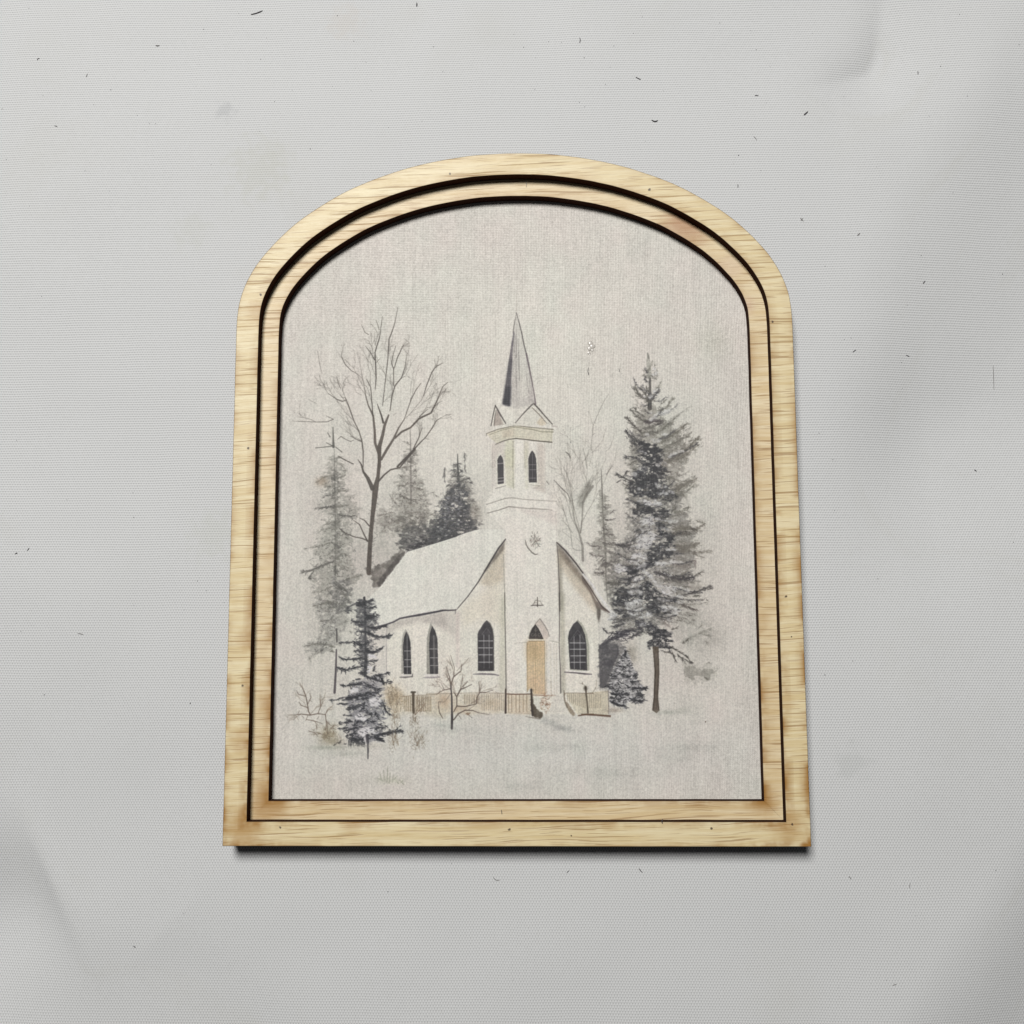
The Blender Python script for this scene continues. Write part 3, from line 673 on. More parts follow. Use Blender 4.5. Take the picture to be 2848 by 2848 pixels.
# ---- great spruce on the right
tuft('G', [(800, 560), (860, 780), (960, 900), (1080, 1000), (1160, 1120), (1260, 1250), (1250, 1400), (1180, 1520), (1140, 1650), (1250, 1720), (1200, 1932), (540, 1932), (520, 1760), (600, 1600), (540, 1420), (580, 1250), (600, 1080), (660, 900), (740, 760)], (134, 131, 123), .62, 34, 1.2, .4)
tuft('H', [(560, -40), (1180, -40), (1180, 140), (1260, 280), (1340, 430), (1300, 540), (1340, 700), (1300, 850), (1290, 980), (1230, 1100), (1160, 1260), (1060, 1400), (1030, 1560), (880, 1640), (560, 1660), (330, 1640), (400, 1400), (320, 1260), (290, 1040), (320, 840), (400, 620), (540, 440), (540, 200)], (128, 126, 122), .66, 34, 1.2, .4)
for c_, rx_, ry_ in (((1200, 620), 150, 90), ((1180, 400), 120, 60), ((1150, 820), 130, 60), ((1150, 1000), 150, 50), ((1350, 1100), 120, 40)): wash('H', c_, rx_, ry_, (136, 130, 122), .55, .5, .9)
line('G', [(778, 140), (785, 240), (795, 420)], [16, 50, 70], (150, 152, 143), .55)
line('G', [(775, 140), (788, 200)], [10, 26], (110, 110, 103), .6)
line('G', [(805, 440), (803, 620), (800, 800)], [24, 34, 60], (88, 85, 80), .85)
OG = (98, 95, 88)
for p, wd, a, c in (([(840, 420), (730, 400)], 20, .5, OLV), ([(835, 230), (800, 330), (760, 360)], 40, .3, OLV), ([(810, 680), (720, 680), (660, 620), (620, 530)], 46, .9, OG), ([(770, 660), (720, 600), (690, 550)], 22, .85, OG), ([(800, 620), (760, 560)], 22, .85, OG),
                    ([(840, 600), (900, 540), (945, 480)], 26, .4, OLV), ([(770, 700), (850, 680)], 60, .8, (84, 80, 78)), ([(790, 770), (810, 780)], 70, .8, (86, 80, 80)), ([(930, 760), (1000, 690)], 14, .5, OLV), ([(900, 830), (1000, 790), (1080, 680)], 36, .55, OLV),
                    ([(800, 960), (690, 930), (620, 870), (565, 810)], 30, .8, OG), ([(740, 900), (660, 850), (605, 785)], 26, .7, OG), ([(700, 1090), (620, 1010), (515, 900)], 34, .85, (84, 79, 74)), ([(740, 960), (850, 950), (940, 965)], 60, .85, (86, 76, 80)),
                    ([(870, 1000), (940, 965)], 14, .9, (70, 64, 66)), ([(720, 1040), (800, 1030), (860, 1010)], 40, .6, OG), ([(900, 1060), (1010, 1000), (1130, 890)], 40, .32, OLV), ([(940, 1060), (1030, 980)], 26, .5, OLV),
                    ([(860, 1180), (980, 1170), (1090, 1110), (1170, 1050), (1250, 975)], 56, .72, (116, 112, 102)), ([(940, 1290), (1060, 1230), (1170, 1170), (1280, 1130)], 40, .5, OLV), ([(700, 1100), (820, 1080), (900, 1090)], 50, .55, OG),
                    ([(800, 1230), (690, 1220), (590, 1160), (515, 1070)], 56, .92, (66, 65, 68)), ([(640, 1250), (580, 1190)], 40, .9, (66, 65, 68)), ([(730, 1440), (620, 1390), (500, 1370)], 26, .85, (74, 74, 78)),
                    ([(950, 1460), (1080, 1400), (1230, 1300), (1390, 1140)], 66, .75, (116, 111, 101)), ([(1100, 1430), (1250, 1340), (1390, 1230)], 56, .7, (122, 117, 107)), ([(1150, 1440), (1220, 1440), (1250, 1400)], 60, .4, OLV),
                    ([(640, 1690), (540, 1660), (400, 1580)], 26, .9, (72, 70, 70)), ([(480, 1615), (540, 1550)], 9, .85, (72, 70, 70)), ([(400, 1690), (450, 1655)], 9, .75, (72, 70, 70)), ([(560, 1740), (480, 1700)], 36, .6, OG),
                    ([(900, 1580), (1000, 1550), (1040, 1560)], 40, .75, (86, 82, 80)), ([(1100, 1560), (1150, 1600)], 30, .4, OLV), ([(1080, 1800), (1200, 1720), (1360, 1640)], 90, .7, (122, 117, 106)), ([(1100, 1850), (1240, 1800), (1350, 1700)], 50, .5, OLV),
                    ([(650, 1550), (600, 1530)], 22, .6, OG), ([(660, 1430), (600, 1440), (560, 1470)], 22, .5, OG), ([(640, 1290), (580, 1310)], 22, .6, OG), ([(1000, 1620), (1100, 1640)], 40, .4, OLV)):
    bough('G', p, wd, c, a, 1.25, 40, .9, 9)
tuft('G', [(680, 1190), (820, 1215), (945, 1300), (950, 1440), (950, 1600), (780, 1560), (720, 1440), (660, 1330)], NAVY, .88, 32, 1.35, .55)
tuft('G', [(650, 1560), (760, 1580), (860, 1620), (1040, 1740), (1120, 1860), (1060, 1920), (800, 1850), (570, 1830), (550, 1740)], NAVY, .88, 32, 1.35, .55)
tuft('G', [(680, 1480), (760, 1490), (790, 1560), (720, 1600), (650, 1540)], (190, 190, 196), .9, 18, 1.1, .4)
speck('G', [(660, 1200), (950, 1310), (1100, 1880), (570, 1830)], 170, (50, 50, 60), .6, 36, 12, .8)
speck('G', [(700, 1560), (1000, 1720), (1080, 1880), (600, 1850)], 36, (172, 174, 184), .55, 30, 10)
OM = (118, 112, 102)
for p, wd, a, c in (([(1060, 200), (1100, 150), (1090, 110)], 30, .7, OG), ([(1090, 200), (1180, 190), (1270, 130)], 50, .5, OLV), ([(1080, 400), (1180, 380), (1350, 400), (1460, 330)], 60, .65, OM), ([(1060, 460), (1180, 450), (1280, 440)], 60, .75, (92, 86, 80)),
                    ([(1290, 380), (1360, 410)], 30, .75, (92, 86, 80)), ([(1350, 290), (1460, 330)], 30, .4, OLV), ([(620, 430), (700, 400), (800, 370)], 36, .8, (72, 70, 74)), ([(620, 480), (600, 540)], 60, .5, OG), ([(400, 590), (520, 590), (620, 570)], 40, .7, (84, 80, 80)),
                    ([(1110, 600), (1220, 620), (1330, 590), (1390, 560)], 110, .6, OM), ([(1150, 660), (1280, 650)], 70, .5, OM), ([(1300, 690), (1420, 670), (1530, 655)], 26, .6, OM), ([(1340, 700), (1440, 740)], 12, .5, OM), ([(1060, 800), (1180, 830), (1290, 840)], 100, .45, (142, 133, 128)),
                    ([(1270, 780), (1350, 770), (1340, 840)], 40, .55, (130, 118, 116)), ([(860, 910), (1000, 950), (1150, 1000), (1330, 970)], 70, .85, (74, 70, 74)), ([(1330, 960), (1440, 890)], 16, .6, OG), ([(1180, 940), (1260, 890)], 60, .4, OM),
                    ([(300, 1040), (380, 1040), (430, 1050)], 60, .6, OG), ([(950, 1230), (1040, 1250), (1120, 1240)], 90, .95, (60, 60, 68)), ([(1130, 1280), (1250, 1320), (1360, 1362)], 30, .7, (96, 88, 84)), ([(1150, 1190), (1270, 1170), (1400, 1130), (1530, 1080)], 34, .8, (84, 80, 80)),
                    ([(1320, 1200), (1390, 1190)], 46, .6, OG), ([(1040, 1120), (1160, 1130)], 26, .5, OG), ([(1190, 1080), (1230, 1085)], 14, .8, OG), ([(380, 1360), (450, 1380), (520, 1370)], 46, .9, (62, 62, 70)), ([(480, 1440), (560, 1440), (640, 1420)], 50, .9, (62, 62, 70)),
                    ([(850, 1390), (950, 1410), (1050, 1390)], 60, .85, (62, 62, 68)), ([(900, 1460), (990, 1450), (1060, 1470)], 50, .6, (88, 82, 80)), ([(640, 1500), (740, 1550), (870, 1570)], 90, .92, (58, 58, 68)), ([(340, 1560), (420, 1550), (490, 1530)], 12, .8, (70, 70, 76)),
                    ([(350, 1520), (420, 1500), (500, 1480)], 10, .7, (70, 70, 76)), ([(230, 1570), (290, 1630), (380, 1640)], 10, .7, (76, 74, 78)), ([(400, 1650), (540, 1610), (700, 1580)], 70, .9, (62, 60, 72)), ([(240, 1770), (380, 1690), (560, 1650)], 70, .9, (60, 58, 70)),
                    ([(560, 1700), (640, 1650), (720, 1620)], 40, .8, (70, 68, 74)), ([(960, 1490), (1030, 1560)], 60, .4, (130, 118, 114)), ([(1060, 1600), (1140, 1560)], 9, .6, OG), ([(1180, 1750), (1290, 1690), (1420, 1640)], 40, .45, (140, 138, 130)), ([(1390, 1640), (1530, 1590)], 40, .4, (140, 138, 130)),
                    ([(1430, 1650), (1530, 1680)], 26, .45, (140, 138, 130)), ([(1190, 1760), (1250, 1720)], 18, .7, OG), ([(1460, 1730), (1480, 1760)], 18, .4, OLV), ([(1380, 1580), (1430, 1530)], 14, .35, OLV)):
    bough('H', p, wd, c, a, 1.25, 40, .9, 9)
for P_ in ([(640, 60), (760, 110), (1000, 130), (1040, 200), (1010, 330), (985, 480), (900, 420), (860, 260), (740, 230), (600, 300), (570, 220)],
           [(850, 540), (1000, 540), (1140, 640), (1050, 710), (900, 760), (850, 850), (640, 910), (510, 940), (540, 830), (770, 800), (780, 700)],
           [(750, 940), (830, 1060), (940, 1180), (970, 1260), (890, 1420), (760, 1340), (740, 1250), (560, 1270), (380, 1320), (370, 1190), (400, 1090), (560, 1120), (690, 1080)],
           [(890, 380), (1100, 440), (1110, 490), (1040, 520), (950, 480)], [(780, 1590), (1010, 1590), (1055, 1660), (1045, 1840), (940, 1840), (800, 1820)], [(540, 910), (640, 880), (600, 1040), (500, 1060)]):
    tuft('H', P_, NAVY, .88, 34, 1.35, .55)
SN = [[(640, 470), (800, 420), (890, 460), (840, 540), (760, 650), (640, 620), (610, 540)], [(720, 240), (800, 220), (860, 280), (840, 350), (720, 340), (640, 350)], [(620, 690), (740, 680), (770, 760), (640, 780), (560, 760)],
      [(350, 830), (480, 810), (540, 860), (440, 920), (380, 890)], [(580, 1000), (740, 870), (850, 960), (900, 1060), (1100, 1080), (1130, 1170), (960, 1160), (850, 1060), (760, 930), (650, 1060), (580, 1090)],
      [(500, 1330), (650, 1220), (740, 1260), (740, 1340), (700, 1400), (560, 1400)], [(640, 1400), (780, 1400), (830, 1420), (760, 1470), (660, 1450)], [(330, 1390), (430, 1420), (400, 1480), (300, 1500)], [(950, 1300), (1060, 1300), (1050, 1370), (940, 1370)],
      [(870, 790), (1000, 800), (1010, 860), (900, 830)], [(600, 20), (780, 60), (900, 60), (960, 110), (800, 110), (660, 60)]]
for P_ in SN:
    tuft('H', P_, (202, 202, 205), .95, 20, 1.15, .45)
    speck('H', P_, 10, (78, 78, 86), .5, 26, 9)
speck('H', [(600, 80), (1040, 150), (1130, 640), (980, 1260), (880, 1570), (640, 1560), (370, 1250), (560, 800)], 520, (54, 54, 63), .6, 24, 9, .7)
speck('H', [(600, 150), (1040, 250), (1100, 640), (1150, 1000), (980, 1260), (800, 1500), (480, 1480), (370, 1250), (540, 800)], 300, (200, 200, 205), .6, 20, 9, .7)
speck('H', [(400, 1500), (800, 1480), (860, 1600), (420, 1720)], 60, (192, 190, 198), .5, 26, 8)
tuft('G', [(700, 1230), (900, 1290), (980, 1500), (1000, 1750), (700, 1720), (640, 1560), (740, 1450)], NAVY, .7, 30, 1.3, .4)
speck('G', [(560, 1190), (1000, 1290), (1120, 1900), (540, 1880)], 160, (58, 58, 66), .6, 26, 9, .8)
speck('H', [(400, 560), (620, 440), (700, 640), (600, 900), (360, 960)], 110, (66, 64, 72), .6, 24, 9, .7)
speck('H', [(360, 1040), (600, 1000), (620, 1500), (380, 1680)], 110, (60, 59, 68), .6, 26, 9, .5)
# feathered boughs all the way down: dark at the stem, fading outwards
EDGE = [(1020, 1790, 1830), (1080, 1755, 1860), (1130, 1745, 1890), (1180, 1740, 1925), (1230, 1738, 1945), (1300, 1720, 1935), (1370, 1740, 1930), (1440, 1740, 1958), (1500, 1716, 1945), (1540, 1705, 1970), (1590, 1700, 1960), (1640, 1697, 1970), (1690, 1692, 1930), (1740, 1690, 1866)]
for k in range(150):
    y_ = rng.uniform(1020, 1745); i_ = max(j for j in range(len(EDGE)) if EDGE[j][0] <= y_); e_ = EDGE[i_]
    right_ = rng.random() < .55; x_ = 1808 + rng.normal(0, 12); reach = ((e_[2] if right_ else e_[1]) - x_) * rng.uniform(.45, 1.0)
    t_ = (y_ - 1020) / 725; dy = (-0.55 * (1 - t_) + 0.18 * t_) * abs(reach) + rng.normal(0, 10)
    st = np.array([x_ + reach * rng.uniform(.15, .4), y_]); en = np.array([x_ + reach, y_ + dy]); md = (st + en) / 2 + [0, 6]
    dark = rng.random() < (.30 if right_ else .55)
    q = (np.array([st, md, en]) - TILE['H']) * 1932 / 450
    bough('H', q, rng.uniform(14, 34), (72, 71, 76) if dark else (120, 116, 109), rng.uniform(.35, .75), .9, 30, 1.0, 8, core=dark)
    if rng.random() < .45:
        tuft('H', [q[0] + [-10, -26], q[1] + [0, -38], q[1] + [30, -10], q[0] + [10, 8]], (206, 206, 208), .7, 10, 1.1, .4)
# trunk and the low broken bough
poly('I', [(835, 640), (905, 640), (917, 930), (902, 1250), (918, 1400), (882, 1437), (828, 1400), (845, 1250), (856, 930)], (104, 90, 76), .95, 1.5, 0, .25)
line('I', [(850, 700), (866, 930), (852, 1250), (842, 1400)], [10, 10, 12, 14], (76, 66, 58), .6)
line('I', [(900, 700), (908, 930), (894, 1250), (905, 1390)], [8, 7, 7, 9], (72, 62, 55), .6)
for p, wd, a in (([(940, 692), (1050, 712), (1110, 760)], 12, .8), ([(1050, 640), (1130, 690), (1230, 750), (1300, 830)], 24, .85), ([(1060, 680), (1110, 810)], 14, .7), ([(1130, 730), (1200, 800), (1240, 850)], 22, .75), ([(1180, 770), (1300, 840)], 16, .7)):
    bough('I', p, wd, (82, 78, 74), a, 1.0, 30)
tuft('I', [(1190, 830), (1330, 840), (1540, 880), (1620, 940), (1520, 1040), (1340, 1090), (1210, 1030)], (178, 175, 168), .5, 30, 1.2, .4)
poly('I', [(1215, 850), (1260, 880), (1330, 865), (1400, 910), (1520, 898), (1590, 940), (1530, 980), (1495, 1045), (1400, 985), (1330, 970), (1335, 1085), (1290, 1020), (1220, 1015)], (150, 147, 140), .6, 9, .9, .6)
bough('I', [(1440, 990), (1490, 1040)], 12, (120, 116, 108), .7); bough('I', [(1450, 850), (1510, 830)], 16, OLV, .4)

# ---- church
ROOF = [('B', (1345, 1218)), ('E', (0, 1135)), ('E', (200, 1075)), ('E', (400, 1000)), ('E', (560, 955)), ('E', (900, 960)), ('E', (880, 1080)), ('E', (700, 1345)), ('E', (560, 1580)), ('E', (430, 1760)), ('E', (310, 1900)), ('E', (285, 1920)),
        ('F', (0, 235)), ('C', (1620, 170)), ('C', (1380, 215)), ('C', (1200, 290)), ('C', (1020, 325)), ('B', (860, 1800)), ('B', (1020, 1640))]
def multi(lst):
    return np.concatenate([pt(t, [c]) for t, c in lst])
def mpoly(lst, col, a=1.0, bl=0):
    x0, y0, m = polymask(multi(lst), 2 + 3 * bl); blend(x0, y0, blur(m, bl) * a, col)
TOWER = [('E', (880, 960)), ('E', (670, 760)), ('E', (640, 650)), ('E', (725, 560)), ('D', (715, 1650)), ('D', (650, 1550)), ('D', (660, 1525)), ('D', (1000, 1430)), ('D', (1500, 1440)), ('D', (1440, 1640)), ('D', (1350, 1640)), ('E', (1360, 520)), ('E', (1490, 620)), ('E', (1480, 730)), ('E', (1500, 1110)), ('F', (1560, 1200)), ('F', (880, 1200)), ('E', (860, 1280))]
WALLS = [('C', (1215, 300)), ('C', (1400, 215)), ('C', (1620, 170)), ('F', (0, 235)), ('F', (300, 190)), ('E', (880, 1080)), ('E', (1500, 1110)), ('H', (0, 960)), ('H', (165, 1240)), ('I', (190, 600)), ('I', (205, 1160)), ('I', (300, 1165)), ('I', (305, 1450)), ('F', (900, 1440)), ('C', (1300, 1330)), ('C', (1225, 1000))]
mpoly(WALLS, WALL); mpoly(ROOF, (219, 219, 213)); mpoly(TOWER, (222, 219, 213), 1, 1)
# facets of shade printed on the walls
poly('E', [(880, 1085), (860, 1280), (865, 1560), (700, 1640), (560, 1600), (700, 1350)], (186, 172, 150), .55, 26, 0, .3)
poly('E', [(880, 1085), (860, 1200), (640, 1470), (620, 1460)], (96, 86, 80), .55, 9, 0, .4)
poly('F', [(340, 180), (860, -200), (870, 420), (600, 300), (360, 420)], (204, 196, 174), .30, 40)
poly('F', [(825, 100), (868, 0), (884, 1180), (800, 1180)], (178, 178, 158), .40, 14)
poly('E', [(1490, 1115), (1560, 1180), (1930, 1690), (1930, 1760), (1640, 1420), (1510, 1250)], (104, 92, 84), .75, 12, 0, .4)
poly('E', [(1500, 1150), (1560, 1260), (1570, 1930), (1525, 1930)], (150, 145, 132), .65, 14)
poly('F', [(1525, 0), (1590, 0), (1600, 1180), (1540, 1190)], (170, 167, 152), .6, 14)
poly('H', [(-300, 620), (0, 965), (165, 1250), (165, 1420), (-100, 1100), (-300, 800)], (182, 166, 146), .55, 24)
poly('H', [(0, 965), (165, 1250), (320, 1388), (300, 1395), (210, 1350), (160, 1340), (100, 1180), (-10, 1000)], (112, 96, 88), .8, 7, 0, .3)
poly('H', [(165, 1330), (215, 1345), (215, 1420), (190, 1520), (170, 1440)], (104, 96, 88), .85, 5, 0, .3)
poly('C', [(1215, 300), (1400, 225), (1620, 180), (1930, 130), (1930, 330), (1600, 260), (1350, 330), (1230, 420)], (170, 164, 160), .5, 22, 0, .3)
poly('F', [(-60, 240), (0, 240), (280, 205), (325, 240), (320, 620), (250, 520), (0, 340)], (188, 180, 176), .5, 24)
poly('F', [(290, 230), (335, 220), (335, 900), (290, 900)], (205, 190, 188), .5, 10)
line('E', [(882, 1075), (800, 1180), (700, 1345), (560, 1580), (430, 1760), (310, 1900)], [14, 20, 20, 14, 11, 9], (66, 60, 62), .9)
line('F', [(305, 190), (285, 205), (280, 250)], [8, 12, 8], (120, 112, 112), .7)
line('F', [(285, 203), (200, 208), (130, 205), (0, 235)], [16, 18, 18, 18], (74, 66, 74), .9)
line('C', [(1930, 118), (1780, 145), (1620, 175), (1500, 195), (1380, 218), (1300, 262), (1200, 295), (1080, 325), (1010, 325)], [16, 24, 28, 22, 20, 18, 18, 18, 10], (70, 66, 78), .92)
line('C', [(1222, 310), (1218, 640), (1225, 960)], [9, 12, 9], (176, 168, 170), .8)
line('B', [(1345, 1218), (1500, 1175), (1700, 1110), (1932, 1040)], [8, 7, 7, 7], (66, 66, 72), .8)
line('E', [(0, 1133), (200, 1070), (420, 990), (560, 950)], [9, 9, 8, 6], (66, 66, 72), .8)
line('E', [(858, 1260), (866, 1600), (878, 1932)], [5, 8, 9], (120, 116, 106), .75)
line('F', [(870, 0), (875, 300), (885, 800), (888, 1170)], [9, 10, 12, 13], (92, 88, 82), .85)
line('E', [(1492, 1115), (1510, 1300), (1522, 1600), (1530, 1932)], [8, 11, 14, 14], (96, 88, 86), .85)
line('F', [(1522, 0), (1526, 300), (1522, 620), (1535, 900), (1540, 1195)], [14, 10, 8, 11, 12], (88, 80, 78), .85)
line('E', [(1492, 1112), (1600, 1215), (1720, 1360), (1850, 1540), (1932, 1660)], [14, 18, 18, 16, 14], (64, 56, 56), .88)
line('H', [(-10, 955), (80, 1080), (165, 1220), (230, 1320), (318, 1390)], [12, 12, 14, 16, 12], (84, 70, 68), .9)
line('E', [(1510, 1090), (1640, 1200), (1760, 1340), (1932, 1590)], [14, 20, 22, 24], (222, 221, 213), .9)
line('H', [(5, 935), (110, 1060), (200, 1200), (330, 1370), (380, 1400)], [22, 30, 34, 30, 20], (214, 213, 214), .9)
line('I', [(190, 600), (198, 900), (206, 1155)], [6, 7, 7], (150, 142, 136), .7)
# tower belt lines
line('E', [(650, 662), (760, 625), (870, 590), (950, 580), (1130, 602), (1300, 612), (1490, 622)], [8, 9, 10, 9, 8, 7, 6], (138, 130, 122), .85)
line('E', [(668, 762), (800, 728), (920, 686), (1130, 706), (1300, 715), (1440, 727)], [10, 9, 11, 8, 9, 6], (124, 114, 108), .9)
poly('E', [(930, 690), (1480, 735), (1490, 900), (1200, 800)], (196, 184, 180), .35, 22)
line('E', [(1480, 740), (1495, 1110)], [5, 6], (170, 160, 156), .5)
# belfry
poly('D', [(720, 1650), (870, 1610), (870, 1940), (720, 1940)], (196, 186, 178), .55, 10)
poly('E', [(720, 0), (775, 0), (780, 440), (720, 480)], (196, 188, 184), .5, 10)
poly('D', [(880, 1610), (980, 1600), (980, 1940), (870, 1940)], (199, 198, 172), .6, 10)
poly('E', [(870, 0), (985, 0), (985, 470), (890, 440)], (200, 199, 176), .6, 10)
poly('D', [(1105, 1620), (1160, 1625), (1150, 1940), (1110, 1940)], (196, 192, 172), .5, 10)
poly('E', [(1110, 0), (1150, 0), (1150, 470), (1120, 480)], (192, 190, 170), .5, 10)
poly('E', [(1260, -80), (1345, -60), (1350, 520), (1180, 460), (1260, 430)], (190, 178, 170), .6, 12)
line('D', [(972, 1620), (968, 1940)], [10, 8], (146, 140, 122), .7); line('E', [(968, 0), (975, 470)], [8, 7], (146, 142, 122), .7)
line('D', [(720, 1660), (724, 1940)], [4, 4], (170, 160, 154), .6); line('E', [(724, 0), (728, 560)], [4, 4], (180, 172, 166), .5)
line('E', [(1352, -80), (1358, 530)], [5, 5], (168, 158, 152), .6)
line('D', [(1108, 1620), (1112, 1940)], [5, 5], (160, 156, 140), .5)
poly('E', [(772, 440), (765, 110), (795, 55), (822, 40), (855, 90), (872, 140), (878, 430)], (222, 219, 210), .8, 3)
poly('E', [(790, 420), (783, 130), (800, 90), (822, 68), (845, 100), (856, 140), (862, 408)], (74, 70, 76), .96, 1)
for y in (170, 345, 382): line('E', [(785, y + 4), (860, y - 4)], [8, 8], (206, 202, 202), .85)
line('E', [(760, 470), (885, 436)], [8, 7], (128, 120, 112), .8); line('E', [(775, 440), (880, 412)], [9, 9], (224, 221, 212), .9)
poly('E', [(1148, 400), (1145, 100), (1170, 30), (1200, -15), (1242, 40), (1262, 110), (1268, 400)], (222, 219, 210), .8, 3)
poly('E', [(1160, 396), (1154, 110), (1174, 50), (1200, 14), (1230, 55), (1248, 120), (1256, 396)], (68, 64, 70), .96, 1)
for y in (185, 245, 345): line('E', [(1165, y), (1248, y)], [6, 6], (184, 180, 182), .7)
line('E', [(1203, 60), (1205, 360)], [4, 4], (160, 156, 160), .6)
line('E', [(1162, 410), (1300, 424)], [10, 8], (226, 223, 214), .95); line('E', [(1170, 425), (1300, 438)], [6, 5], (150, 146, 128), .7)
# cornice
poly('D', [(655, 1535), (800, 1480), (1000, 1438), (1455, 1484), (1445, 1515), (1438, 1635), (1160, 1605), (1000, 1590), (880, 1605), (780, 1650), (700, 1590)], (206, 202, 184), .85, 3)
poly('D', [(830, 1500), (985, 1465), (985, 1560), (850, 1590)], (192, 178, 160), .5, 12)
line('D', [(650, 1560), (655, 1530), (790, 1480), (1000, 1435), (1200, 1458), (1450, 1480)], [6, 9, 10, 11, 9, 11], (116, 108, 92), .9)
line('D', [(690, 1545), (830, 1492), (1000, 1452), (1200, 1482), (1320, 1510), (1452, 1512)], [5, 7, 7, 9, 8, 10], (128, 122, 98), .85)
line('D', [(720, 1600), (860, 1570), (1000, 1560), (1200, 1580)], [4, 5, 5, 4], (176, 168, 146), .6)
line('D', [(762, 1660), (840, 1625), (920, 1600), (1010, 1590), (1150, 1605), (1290, 1622), (1435, 1635)], [8, 11, 12, 12, 14, 14, 15], (92, 84, 74), .92)
line('D', [(1425, 1520), (1430, 1625)], [5, 4], (160, 156, 136), .6)
# gables
poly('D', [(715, 1440), (760, 1200), (885, 1420), (1000, 1410), (1215, 1170), (1440, 1420), (1000, 1440)], (214, 212, 204), .8, 3)
poly('D', [(735, 1440), (775, 1240), (860, 1425)], (168, 156, 148), .85, 5)
line('D', [(708, 1440), (735, 1300), (760, 1195)], [11, 12, 11], (80, 74, 70), .92); line('D', [(760, 1195), (800, 1270), (885, 1412)], [13, 18, 11], (78, 72, 70), .92)
line('D', [(745, 1440), (755, 1330), (770, 1250)], [8, 9, 7], (110, 102, 96), .85); line('D', [(790, 1270), (825, 1330)], [10, 10], (120, 108, 104), .7)
poly('D', [(1250, 1400), (1310, 1330), (1370, 1420), (1300, 1440)], (198, 182, 156), .6, 9)
line('D', [(1000, 1402), (1100, 1285), (1215, 1168)], [9, 14, 18], (92, 86, 82), .92); line('D', [(1215, 1168), (1270, 1225), (1360, 1330), (1440, 1418)], [20, 18, 15, 12], (88, 80, 76), .92)
line('D', [(1200, 1222), (1290, 1310), (1370, 1405)], [10, 11, 8], (124, 112, 100), .85); line('D', [(1440, 1440), (1500, 1450)], [18, 10], (160, 146, 144), .6)
# spire
poly('D', [(1012, 85), (985, 230), (950, 470), (910, 740), (848, 1180), (935, 1205), (1000, 1245), (1215, 1168), (1235, 1160), (1200, 900), (1160, 700), (1100, 460), (1050, 230)], (203, 201, 195), .9, 2)
poly('D', [(990, 235), (1020, 250), (1045, 1120), (1000, 1240), (940, 1190), (965, 560)], (186, 183, 180), .5, 10)
poly('D', [(1120, 560), (1160, 700), (1200, 900), (1235, 1165), (1140, 1150), (1180, 980)], (176, 168, 168), .6, 16)
poly('D', [(1000, 1100), (1230, 1100), (1225, 1170), (1000, 1245)], (180, 176, 174), .45, 18)
poly('D', [(978, 300), (990, 330), (968, 560), (955, 760), (946, 900), (935, 1205), (848, 1180), (900, 800), (935, 560), (955, 430)], (116, 111, 118), .92, 2, 0, .3)
poly('D', [(930, 640), (960, 640), (946, 900), (935, 1205), (848, 1180), (895, 830)], (80, 78, 88), .7, 12, 0, .3)
poly('D', [(880, 960), (945, 960), (935, 1205), (848, 1180)], (58, 58, 70), .85, 12, 0, .3)
for x0_, y0_, x1_, y1_, c in ((1000, 360, 985, 560, (120, 114, 116)), (1015, 340, 1010, 620, (124, 118, 118)), (1030, 400, 1040, 760, (128, 124, 122)), (995, 540, 1015, 1000, (150, 146, 144)), (1040, 560, 1050, 900, (146, 142, 140)), (1110, 700, 1160, 1050, (160, 152, 152)), (1070, 640, 1080, 900, (182, 180, 174))):
    line('D', [(x0_, y0_), (x1_, y1_)], [5, 10], c, .6)
line('D', [(1012, 85), (985, 230), (970, 330)], [5, 10, 9], (120, 114, 112), .9)
line('D', [(1012, 85), (1050, 230), (1075, 330), (1100, 460), (1130, 580)], [6, 13, 14, 14, 16], (104, 98, 98), .92)
line('D', [(1130, 580), (1160, 720), (1195, 900), (1228, 1080), (1240, 1180)], [24, 20, 14, 11, 20], (112, 98, 106), .85)
line('D', [(1012, 90), (1012, -130)], [8, 5], (188, 178, 172), .5); line('D', [(1005, 100), (1005, 30)], [7, 4], (150, 146, 140), .5)
# rose ornament and cross
for k in range(46):
    a_ = rng.random() * 6.28; r_ = 85 * math.sqrt(rng.random())
    c_ = np.array([1236 + r_ * math.cos(a_) * .85, 1095 + r_ * math.sin(a_)]); d_ = np.array([rng.normal(0, 14), rng.normal(0, 16)])
    line('E', [c_, c_ + d_], [8, 4], (118 + rng.normal(0, 12), 112, 106), .7)
for a_ in range(8):
    line('E', [(1236, 1095), (1236 + 62 * math.cos(a_ * .785), 1095 + 78 * math.sin(a_ * .785))], [6, 5], (136, 129, 121), .7)
line('E', [(1198, 985), (1204, 1010)], [9, 6], (128, 120, 112), .8); line('E', [(1265, 985), (1255, 1010)], [9, 6], (128, 120, 112), .8)
line('E', [(1120, 1092), (1128, 1140), (1150, 1180), (1195, 1232), (1235, 1258), (1268, 1252)], [9, 13, 14, 14, 14, 9], (112, 105, 98), .9)
line('F', [(1262, 50), (1263, 160)], [9, 12], (74, 66, 60), .92); line('F', [(1188, 152), (1230, 145), (1290, 148), (1332, 146)], [10, 11, 11, 9], (74, 66, 60), .92)
line('F', [(1200, 146), (1225, 120), (1235, 92), (1262, 86)], [6, 7, 7, 6], (96, 88, 80), .8); line('F', [(1262, 95), (1295, 96), (1318, 138)], [6, 6, 5], (110, 100, 92), .7); line('F', [(1225, 118), (1260, 116)], [5, 5], (110, 102, 94), .7)
